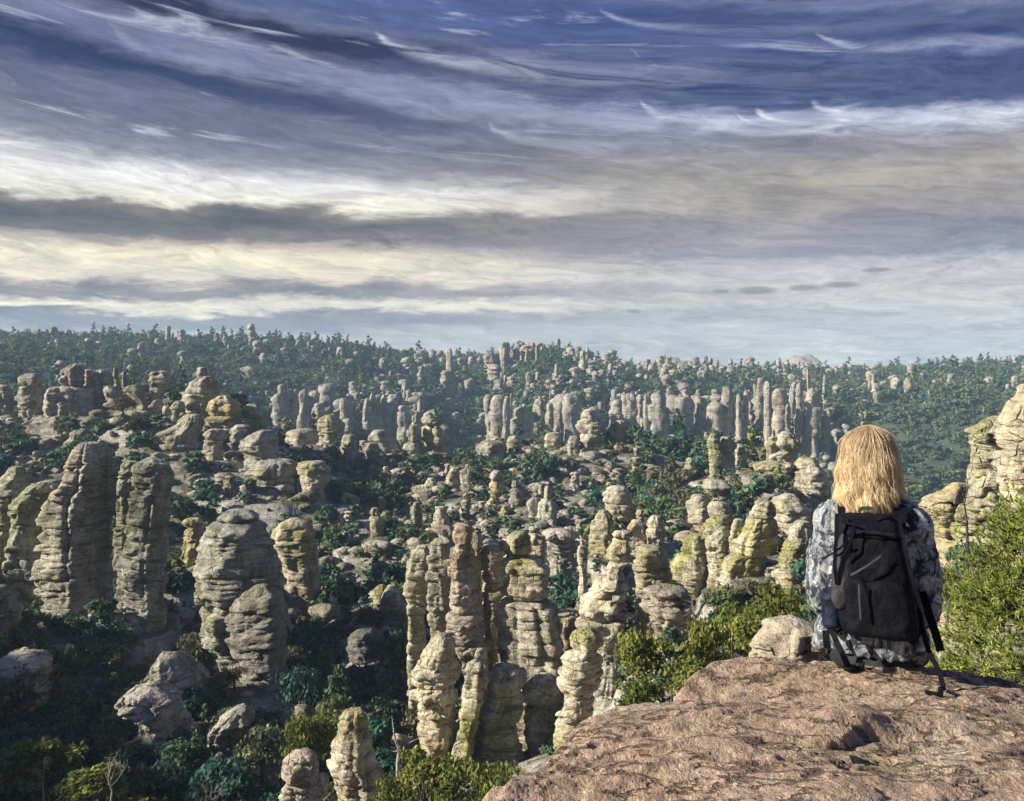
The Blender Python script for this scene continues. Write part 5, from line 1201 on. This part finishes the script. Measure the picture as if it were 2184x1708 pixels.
def blend(parts, voxel, smooth=4, disp=None):
    """union of overlapping closed shapes as one continuous surface"""
    V, Fc = join(parts); me_ = mesh_np('tmp', V, Fc); o = bpy.data.objects.new('tmp', me_); COL.objects.link(o)
    md = o.modifiers.new('r', 'REMESH'); md.mode = 'VOXEL'; md.voxel_size = voxel
    ms = o.modifiers.new('s', 'SMOOTH'); ms.factor = .5; ms.iterations = smooth
    bpy.context.view_layer.update(); dg = bpy.context.evaluated_depsgraph_get(); me2 = bpy.data.meshes.new_from_object(o.evaluated_get(dg))
    bpy.data.objects.remove(o); bpy.data.meshes.remove(me_)
    n = len(me2.vertices); co = np.empty(n * 3, np.float32); me2.vertices.foreach_get('co', co); co = co.reshape(-1, 3).astype(float)
    if disp is not None:
        nr = np.empty(n * 3, np.float32); me2.vertices.foreach_get('normal', nr); nr = nr.reshape(-1, 3); co = co + nr * disp(co)[:, None]
        me2.vertices.foreach_set('co', co.astype(np.float32).ravel())
    me2.polygons.foreach_set('use_smooth', np.ones(len(me2.polygons), bool)); me2.update()
    return me2
def finger(p, dr, up, L, r, curl):
    q = [np.array(p, float)]; dr = np.array(dr, float); up = np.array(up, float)
    for k, f_ in enumerate((.45, .32, .23)):
        a = curl * (k + .6); v = dr * math.cos(a) + up * math.sin(a); q.append(q[-1] + v * L * f_)
    return limb(q, [r, r * .95, r * .88, r * .75], 8)
SH, EL, WR = (.178, .0, .555), (.222, -.005, .265), (.085, .27, .175)
HC = np.array([-.010, .03, .795])
def hand(s):
    wx, wy, wz = s * WR[0], WR[1], WR[2]; out = limb([(wx, wy, wz), (wx - s * .035, wy + .055, wz - .005)], [.026, .032], 10)
    out += [sphere((wx - s * .045, wy + .06, wz - .006), (.036, .042, .018), 8)]
    for k in range(4):
        b_ = (wx - s * (.062 - .004 * k), wy + .045 + .021 * k, wz - .004)
        out += finger(b_, (-s * .85, .5 - .18 * k, 0.0), (0, 0, -1), (.072, .080, .075, .06)[k], .0085, .32)
    out += finger((wx - s * .02, wy + .035, wz + .008), (-s * .55, -.1, .35), (-s * .5, 0, -.5), .062, .0095, .25)
    return out
legs = lambda g: sum([limb([(s * .095, .0, .085), (s * .115, .22, .105), (s * .125, .46, .085)], [.095 + g, .085 + g, .062 + g]) + limb([(s * .125, .46, .075), (s * .125, .53, -.12), (s * .12, .55, -.33)], [.060 + g, .058 + g, .040 + g]) for s in (-1, 1)], [])
def head():
    out = [sphere(HC, (.070, .088, .112), 14), sphere(HC + [0, .035, -.055], (.058, .062, .065), 12)]           # skull, jaw
    out += limb([HC + [0, -.02, -.07], (0, -.005, .62)], [.052, .060])
    out += [sphere(HC + [0, .098, -.028], (.013, .020, .022), 7), sphere(HC + [0, .088, -.068], (.024, .012, .010), 7)]   # nose, mouth
    for s in (-1, 1): out += [sphere(HC + [s * .075, .0, -.02], (.012, .022, .032), 7), sphere(HC + [s * .030, .082, .002], (.016, .012, .011), 7)]  # ears, eyes
    return out
tor = [(.02, 0, .03, .165, .115), (.12, 0, .02, .16, .11), (.28, 0, .0, .15, .10), (.42, 0, -.01, .165, .105), (.53, 0, -.005, .165, .095), (.60, 0, 0, .11, .075), (.64, 0, 0, .06, .06)]
arm = lambda s, g: limb([(s * SH[0] * .9, SH[1], SH[2]), (s * (SH[0] + .035), -.005, .42), (s * EL[0], EL[1], EL[2])], [.048 + g, .046 + g, .042 + g]) + limb([(s * EL[0], EL[1], EL[2]), (s * .19, .12, .20), (s * WR[0], WR[1], WR[2])], [.042 + g, .036 + g * .9, .026 + g * .8])
M_skin = plain_mat('skin', (.55, .33, .24), .5, .08, 12)
body = obj('person', blend([loft(tor)] + arm(-1, 0) + arm(1, 0) + legs(0) + head() + hand(-1) + hand(1), .006, 3), M_skin, None, PB); body.rotation_euler = (0, 0, PR); body.scale = (.825, .95, 1)
tag(body, 'person seen from behind with long blonde hair and camouflage jacket, seated on the rock slab', 'person')

def camo_mat():
    m, t = new_mat('camouflage_cloth')
    tc_ = t.new('ShaderNodeTexCoord'); p = tc_.outputs['Object']
    a = t.noise(p, 13, 4, .62, 1.6); b = t.noise(t.vmath('ADD', p, (3., 7., 1.)), 19, 4, .6, .9); g = t.noise(p, 160, 2, .5)
    warp = t.vmath('ADD', t.scale(p, (1, 1, .32)), t.vmath('MULTIPLY', t.new('ShaderNodeTexNoise', i_Vector=p, i_Scale=7.0).outputs[1], (.10, .10, .16)))
    ln = t.noise(warp, 30, 3, .55, 1.6)
    col = t.mix(t.sstep(a, .42, .52), (.045, .062, .076, 1), (.17, .195, .22, 1))
    col = t.mix(t.sstep(b, .56, .63), col, (.40, .42, .44, 1))
    tw_ = t.math('ABSOLUTE', t.math('SUBTRACT', ln, .52))
    col = t.mix(t.sstep(tw_, .022, .006), col, (.36, .345, .30, 1))
    col = t.mix(t.sstep(b, .49, .42), col, (.022, .028, .042, 1))
    col = t.mix(1.0, col, t.ramp(g, [(.3, .8), (.7, 1.15)]), 'MULTIPLY')
    wr = t.noise(t.scale(p, (1, 1, 1.7)), 16, 4, .55, .8)
    bp = t.new('ShaderNodeBump', i_Height=wr); bp.inputs['Strength'].default_value = .5; bp.inputs['Distance'].default_value = .012
    bs = t.new('ShaderNodeBsdfPrincipled', i_0=col, i_Normal=bp.outputs[0]); bs.inputs['Roughness'].default_value = .8; bs.inputs['Specular IOR Level'].default_value = .2
    t.new('ShaderNodeOutputMaterial', i_0=bs.outputs[0])
    return m
M_camo = camo_mat()
jt = [(.082, .01, .015, .200, .148), (.102, .01, .015, .208, .153), (.14, .0, .01, .205, .150), (.20, .0, .0, .190, .140), (.30, 0, -.01, .185, .135), (.42, 0, -.015, .195, .137), (.52, 0, -.01, .196, .125), (.585, 0, -.005, .155, .105), (.63, 0, 0, .085, .085), (.665, 0, .0, .072, .072)]
def fold(c):
    x, y, z = c[:, 0], c[:, 1], c[:, 2]
    a = fbm(x * 7 + 3, y * 7, z * 15 + .8 * x * 7, 3); rid = 1 - np.abs(fbm(x * 10, y * 10 + 4, z * 20 + x * 12, 3)) * 3
    hem = np.exp(-((z - .06) / .05) ** 2) * np.sin(np.arctan2(y, x) * 17 + 3 * fbm(x * 6, y * 6, 1.0, 2)) * .005
    return .003 * a + .0055 * np.clip(rid, -.4, 1) ** 2 * np.sign(rid) + hem
cuff = sum([limb([(s * WR[0], WR[1], WR[2]), (s * (WR[0] - .01), WR[1] + .015, WR[2])], [.044, .046]) for s in (-1, 1)], [])
flap = [sphere((-.195, -.01, .135), (.055, .075, .075), 10), sphere((-.225, -.02, .095), (.035, .05, .035), 9), sphere((.19, .0, .115), (.05, .08, .08), 10)]
yoke = sum([limb([(s * .05, -.005, .615), (s * .12, -.005, .592), (s * .185, -.003, .552)], [.062, .068, .078]) for s in (-1, 1)], [])
shd = [sphere((s * .175, -.003, .548), (.085, .085, .075), 10) for s in (-1, 1)]
obj('jacket', blend([loft(jt, 32, 2.2)] + arm(-1, .027) + arm(1, .027) + cuff + flap + shd + yoke, .0055, 12, fold), M_camo, body)
M_pants = plain_mat('dark_trousers', (.016, .018, .024), .85, .3, 20, .4)
hips = [sphere((.015, .03, .055), (.185, .16, .075), 12)]
obj('trousers', blend(hips + legs(.014), .007, 3, lambda c: .006 * fbm(c[:, 0] * 9, c[:, 1] * 9, c[:, 2] * 14, 3)), M_pants, body)
M_boot = plain_mat('boot_leather', (.07, .05, .035), .6, .3, 20, .4)
for s in (-1, 1): obj('boot', blend(limb([(s * .12, .545, -.30), (s * .12, .55, -.40)], [.05, .05]) + limb([(s * .12, .54, -.425), (s * .125, .70, -.435)], [.042, .036]) + [sphere((s * .12, .60, -.455), (.042, .13, .018), 8)], .007, 2), M_boot, body)

# hair
def hair_mat(name, base):
    m, t = new_mat(name)
    if not base:
        ci = t.new('ShaderNodeHairInfo'); at_ = t.new('ShaderNodeAttribute', attribute_name='tone'); r = t.math('ADD', t.math('MULTIPLY', at_.outputs['Fac'], .62), t.math('MULTIPLY', ci.outputs['Random'], .38)); it = ci.outputs['Intercept']
    else:
        tc_ = t.new('ShaderNodeTexCoord'); r = t.noise(t.scale(tc_.outputs['Object'], (1, 1, .12)), 90, 3, .6); it = None
    col = t.ramp(r, [(0, (.28, .20, .11)), (.3, (.54, .42, .25)), (.65, (.78, .66, .45)), (1, (.90, .82, .62))])
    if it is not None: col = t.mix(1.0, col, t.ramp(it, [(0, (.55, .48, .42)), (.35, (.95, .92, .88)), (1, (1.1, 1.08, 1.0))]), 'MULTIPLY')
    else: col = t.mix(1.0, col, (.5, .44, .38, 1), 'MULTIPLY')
    bs = t.new('ShaderNodeBsdfPrincipled', i_0=col); bs.inputs['Roughness'].default_value = .42; bs.inputs['Specular IOR Level'].default_value = .45
    tr = t.new('ShaderNodeBsdfTranslucent', i_0=col); mx = t.new('ShaderNodeMixShader', i_0=.22, i_1=bs.outputs[0], i_2=tr.outputs[0])
    t.new('ShaderNodeOutputMaterial', i_0=mx.outputs[0])
    return m
hz_ = np.array([.930, .925, .912, .898, .865, .82, .79, .74, .70, .65, .60, .55]); hr_ = np.array([.002, .018, .040, .057, .082, .106, .118, .127, .133, .140, .142, .13])
def shell(al, z, k):
    """point on the outline of the hair; al = 0 to the right, -pi/2 towards the camera"""
    r = np.interp(-z, -hz_, hr_) * k
    return np.stack([HC[0] - .002 + r * np.cos(al) * .86, HC[1] - .012 + r * np.sin(al) * .86, z], -1)
def make_hair():
    rng = np.random.RandomState(3); NP = 18; pos, rad, tone = [], [], []
    ncl = 170
    for c in range(ncl):
        al = rng.uniform(-math.pi * 1.18, math.pi * .18); al0 = al + .25 * math.sin(3 * al); left = max(0, -math.cos(al)); right = max(0, math.cos(al))
        zt = rng.choice([rng.uniform(.922, .9295), rng.uniform(.80, .91)], p=[.66, .34]); ze = rng.normal(.602, .040) - .022 * left + .028 * right
        dep = rng.uniform(.94, 1.03); ph = 2.6 * math.sin(1.7 * al + .5) + 1.1 * math.sin(5.3 * al) + rng.normal() * .35; fr_ = 54 + 7 * math.sin(2.3 * al) + rng.normal() * 1.5; amp = rng.uniform(.014, .025); tn = rng.uniform(0, 1); drift = rng.uniform(-.34, .34) - .12 * left; cw = rng.uniform(.012, .023); out = rng.uniform(-.02, .30) * (.4 + 1.3 * left) + .10 * max(0, -math.sin(al))
        ns = rng.randint(90, 140)
        for s_ in range(ns):
            t_ = np.linspace(0, 1, NP); z = zt + (ze + rng.normal() * .024 - zt) * t_ ** 1.55
            o_ = rng.normal(size=3) * cw; tight = np.minimum(1, t_ * 3.5) * (1 - .86 * t_ ** 1.2); a_ = al0 + drift * t_ ** 1.5 + (al - al0) * t_
            p = shell(a_, z, dep + rng.normal() * .010 + out * np.clip(t_ - .55, 0, 1))
            wv = amp * np.clip(t_ * 1.5 - .25, 0, 1) ** 1.2 * np.sin(fr_ * (.93 - z) + ph + rng.normal() * .12)
            p[:, 0] += wv * np.sin(-a_) + o_[0] * tight; p[:, 1] += wv * np.cos(a_) * .6 + o_[1] * tight; p[:, 2] += -.006 * np.cos(fr_ * (zt - z) + ph) * t_
            rw = .9 * amp * np.clip(t_ * 1.5 - .3, 0, 1) * np.cos(fr_ * (.93 - z) + ph + .8); p[:, 0] += rw * np.cos(a_); p[:, 1] += rw * np.sin(a_)
            pos.append(p); rad.append(np.linspace(.0007, .00035, NP)); tone.append(tn)
    for f in range(380):      # flyaways, mostly on the left
        al = rng.choice([rng.uniform(-math.pi * 1.1, -math.pi * .6), rng.uniform(-math.pi, .1)]); zt = rng.uniform(.72, .925); t_ = np.linspace(0, 1, NP); z = zt + (rng.uniform(.57, .72) - zt) * t_
        p = shell(al + .4 * rng.normal() * t_, z, 1.0 + rng.uniform(.02, .20) * np.sin(t_ * 3.0) + .10 * rng.uniform(0, 1) * t_)
        p += np.cumsum(rng.normal(size=(NP, 3)) * .0028, 0); pos.append(p); rad.append(np.full(NP, .00055)); tone.append(.8)
    hc = bpy.data.hair_curves.new('hair'); hc.add_curves([NP] * len(pos)); A = np.concatenate(pos).astype(np.float32)
    hc.attributes['position'].data.foreach_set('vector', A.ravel())
    ra = hc.attributes.get('radius') or hc.attributes.new('radius', 'FLOAT', 'POINT'); ra.data.foreach_set('value', np.concatenate(rad).astype(np.float32))
    ta = hc.attributes.new('tone', 'FLOAT', 'CURVE'); ta.data.foreach_set('value', np.array(tone, dtype=np.float32))
    hc.materials.append(hair_mat('blonde_hair', False)); o = bpy.data.objects.new('hair', hc); COL.objects.link(o); o.parent = body
    # the mass of hair below the outer strands
    n = 64; th = np.arange(n) / n * 2 * np.pi; zs = np.linspace(.925, .615, 40); V = []
    for z in zs:
        k = .90 + .02 * np.sin(th * 9 + z * 25) + .012 * np.sin(th * 21 - z * 40); p = shell(th, np.full(n, z), k); fr2 = np.sin(th) > .45
        p[fr2, 1] = np.minimum(p[fr2, 1], HC[1] + .05 + .02 * (z > .86)); V.append(p)
    V = np.concatenate(V); V = np.vstack([V, [HC[0], HC[1], .928], [HC[0], HC[1], .63]]); i = np.arange(n); j = (i + 1) % n
    Fc = [grid_faces(40, n, True), np.concatenate([np.stack([i, j, np.full(n, 40 * n)], -1), np.stack([39 * n + j, 39 * n + i, np.full(n, 40 * n + 1)], -1)])]
    obj('hair', mesh_np('hair_mass', V, Fc), hair_mat('blonde_hair_mass', True), o)
make_hair()

# ------------------------------------------------------------------ backpack
M_pack = plain_mat('black_nylon', (.0030, .0034, .0075), .75, .4, 30, .5, .12)
M_pack2 = plain_mat('navy_nylon', (.006, .010, .026), .6, .4, 30, .5, .2)
M_grey = plain_mat('grey_webbing', (.026, .027, .032), .7, .3, 40, .4)
M_cord = plain_mat('pale_cord', (.05, .05, .054), .7, .2, 40)
bp_ = empty('backpack', PB); bp_.rotation_euler = (0, 0, PR); bp_.scale = (.93, .95, 1)
tag(bp_, 'black hiking backpack with hanging straps worn by the person', 'backpack')
def pk_(secs): return [(.20 + (z - .115) * .85, x * .915, y, rx * .915, ry) for z, x, y, rx, ry in secs]
def crease(c):
    return .007 * fbm(c[:, 0] * 9, c[:, 1] * 9, c[:, 2] * 13 + c[:, 0] * 8, 3) + .004 * np.clip(1 - 3 * np.abs(fbm(c[:, 0] * 13, c[:, 1] * 9, c[:, 2] * 11, 2)), -.3, 1)
ps = [(.115, .028, -.215, .120, .060), (.13, .027, -.215, .148, .085), (.18, .022, -.215, .158, .095), (.30, .006, -.21, .155, .092), (.42, -.004, -.205, .145, .085), (.52, -.010, -.20, .128, .075), (.575, -.013, -.185, .112, .052), (.597, -.014, -.178, .085, .035)]
pk = obj('pack_body', blend([loft(pk_(ps), 32, 3.6)], .0065, 2, crease), M_pack, bp_)
obj('top_flap', blend([loft(pk_([(.525, -.012, -.20, .132, .080), (.54, -.012, -.20, .134, .083), (.585, -.013, -.188, .116, .058), (.605, -.013, -.178, .08, .034)]), 30, 3.4)], .006, 2, crease), M_pack, bp_)
obj('front_pocket', blend([loft(pk_([(.13, .03, -.285, .105, .030), (.15, .03, -.29, .125, .038), (.33, .012, -.285, .12, .036), (.36, .01, -.28, .11, .028)]), 28, 3.2)], .006, 2, crease), M_pack, bp_)
obj('side_panel', blend([loft(pk_([(.23, -.115, -.275, .022, .022), (.26, -.12, -.275, .034, .026), (.40, -.115, -.265, .040, .026), (.52, -.10, -.255, .030, .024), (.555, -.095, -.25, .014, .015)]), 20, 2.6)], .005, 2, crease), M_grey, bp_)
sp_ = obj('side_pocket', blend([loft(pk_([(.125, -.150, -.20, .036, .045), (.14, -.152, -.20, .044, .055), (.25, -.158, -.20, .044, .052), (.275, -.158, -.20, .038, .045)]), 22, 2.8)], .005, 2, crease), M_pack2, bp_)
bt = [loft(pk_([(.20, -.156, -.20, .032, .032), (.30, -.154, -.20, .032, .032), (.325, -.153, -.20, .018, .018), (.345, -.153, -.20, .018, .018)]), 20, 2.0)]
bo = obj('water_bottle', blend(bt, .004, 2), plain_mat('blue_bottle', (.007, .012, .028), .4, .2, 20), None, PB); bo.rotation_euler = (0, 0, PR); bo.scale = (.93, .95, 1)
tag(bo, 'dark blue water bottle in the left side pocket of the backpack', 'bottle')
def strap(name, pts, wdt, mat, parent, thick=.0022, face=(0, -1, 0)):
    """flat webbing along a smoothed path"""
    pts = np.array(pts, float); m = len(pts); tt = np.linspace(0, m - 1, (m - 1) * 6 + 1); p = np.stack([np.interp(tt, range(m), pts[:, k]) for k in range(3)], -1)
    for _ in range(3): p[1:-1] = (p[:-2] + 2 * p[1:-1] + p[2:]) / 4
    T = np.gradient(p, axis=0); T /= np.linalg.norm(T, axis=1)[:, None] + 1e-9; f_ = np.array(face, float); sd = np.cross(T, f_); sd /= np.linalg.norm(sd, axis=1)[:, None] + 1e-9; nn = np.cross(sd, T)
    V = np.stack([p - sd * wdt / 2 - nn * thick, p + sd * wdt / 2 - nn * thick, p + sd * wdt / 2 + nn * thick, p - sd * wdt / 2 + nn * thick], 1).reshape(-1, 3); k = len(p)
    Q = np.vstack([grid_faces(k, 4, True), [[3, 2, 1, 0]], [[(k - 1) * 4 + q for q in range(4)]]])
    return obj(name, mesh_np(name, V, Q, False), mat, parent)
def L7(zx, zy, y): return ((zx * .37607 + 1626.6 - 1860) * PX * (3.48 + y) / 3.48, y, -((zy * .37607 + 875.9) - HZ) / F * (3.2 + .92 * y) - PB.z)
for s in (-1, 1): strap('shoulder_strap', [(s * .085, -.165, .555), (s * .10, -.13, .60), (s * .105, -.05, .645), (s * .115, .05, .62), (s * .125, .125, .52), (s * .14, .145, .40), (s * .16, .10, .27), (s * .165, -.05, .20), (s * .13, -.15, .17)], .05, M_pack, bp_, .005, (0, -1, .2))
strap('compression_strap', [L7(500, 950, -.335), L7(590, 890, -.342), L7(670, 825, -.322)], .006, M_cord, bp_)
strap('pull_cord', [L7(545, 1000, -.345), L7(548, 1100, -.352), L7(556, 1200, -.352)], .005, M_cord, bp_)
strap('side_strap', [L7(420, 600, -.275), L7(415, 760, -.31), L7(405, 900, -.31), L7(420, 1010, -.30)], .014, M_pack, bp_)
strap('side_strap', [L7(425, 640, -.285), L7(520, 655, -.30), L7(500, 760, -.31), L7(440, 860, -.315)], .007, M_pack, bp_)
strap('side_strap', [L7(330, 870, -.26), L7(400, 830, -.30), L7(470, 770, -.305)], .006, M_pack, bp_)
strap('side_strap', [L7(770, 600, -.265), L7(800, 760, -.28), L7(840, 930, -.29), L7(900, 1120, -.28)], .014, M_pack, bp_)
strap('grab_loop', [L7(545, 585, -.275), L7(560, 560, -.27), L7(620, 555, -.27), L7(640, 585, -.275)], .012, M_grey, bp_)
strap('zip', [L7(480, 700, -.297), L7(600, 690, -.30), L7(740, 700, -.297)], .005, M_pack2, bp_)
# straps that hang down to the rock
def onrock(zx, zy, lift=.004):
    """point of the slab seen at a place of the study crop"""
    u, v = zx * .37607 + 1626.6, zy * .37607 + 875.9; dd = np.linspace(2.3, 3.4, 221); zz = slab_z((u - UC) / F * dd, dd)
    hit = np.nonzero((HZ - v) / F * dd <= zz)[0]; i = hit[0] if len(hit) else 220; d = dd[i]
    x, y = (u - UC) / F * d - PB.x, d - PB.y; c, s_ = math.cos(-PR), math.sin(-PR)
    return np.array([(x * c - y * s_) / .93, (x * s_ + y * c) / .95, zz[i] + lift - PB.z])
a_, b_ = onrock(492, 1478), onrock(1010, 1625)
strap('hip_strap', [L7(395, 1275, -.22), L7(415, 1340, -.24), L7(455, 1410, -.27), a_], .022, M_pack, bp_)
bk = onrock(500, 1488, .012)
V, Q, T_ = loft([(-.007, 0, 0, .026, .017), (-.004, 0, 0, .030, .020), (.005, 0, 0, .030, .020), (.009, 0, 0, .024, .015)], 16, 4.0)
cb, sb = math.cos(.5), math.sin(.5)
V = np.stack([V[:, 0] * cb - V[:, 1] * sb, V[:, 0] * sb + V[:, 1] * cb, V[:, 2]], -1) + bk
Va, Qa, Ta = tube([bk + [.030 * cb, .030 * sb, .004], bk + [.055 * cb, .055 * sb + .01, .012], bk + [.060 * cb - .01, .060 * sb - .018, .006]], [.006, .007, .005], 6)
V2, F2 = join([(V, Q, T_), (Va, Qa, Ta)]); obj('buckle', mesh_np('buckle', V2, F2), M_pack, bp_)
strap('hip_strap', [L7(870, 1020, -.20), L7(890, 1180, -.23), L7(930, 1330, -.25), L7(990, 1440, -.27), L7(1015, 1540, -.28), b_ + np.array([0, 0, .03]), b_, b_ + np.array([-.05, .01, .0])], .018, M_pack, bp_)
strap('load_strap', [L7(895, 1000, -.12), L7(935, 1130, -.14), L7(970, 1230, -.15), L7(995, 1318, -.15)], .030, M_pack, bp_, .004)
strap('load_strap', [L7(355, 1280, -.18), L7(358, 1330, -.19), L7(362, 1385, -.19)], .026, M_pack, bp_, .003)
# ------------------------------------------------------------------ haze
def haze_box():
    x0, x1, y0, y1, z0, z1 = -4200, 4200, -30, 1700, -95, 75
    V = np.array([(x, y, z) for z in (z0, z1) for y in (y0, y1) for x in (x0, x1)], float)
    Q = np.array([(0, 2, 3, 1), (4, 5, 7, 6), (0, 1, 5, 4), (2, 6, 7, 3), (0, 4, 6, 2), (1, 3, 7, 5)])
    m, t = new_mat('air')
    pv_ = t.new('ShaderNodeVolumePrincipled'); pv_.inputs['Color'].default_value = (0.50, 0.75, 1.0, 1); pv_.inputs['Density'].default_value = HAZE; pv_.inputs['Anisotropy'].default_value = 0.0
    o_ = t.new('ShaderNodeOutputMaterial'); t.l.new(pv_.outputs[0], o_.inputs['Volume'])
    o = obj('haze', mesh_np('haze', V, Q, False), m)
    tag(o, 'thin bluish haze filling the canyon', kind='stuff')
HAZE = 0.00024
haze_box()
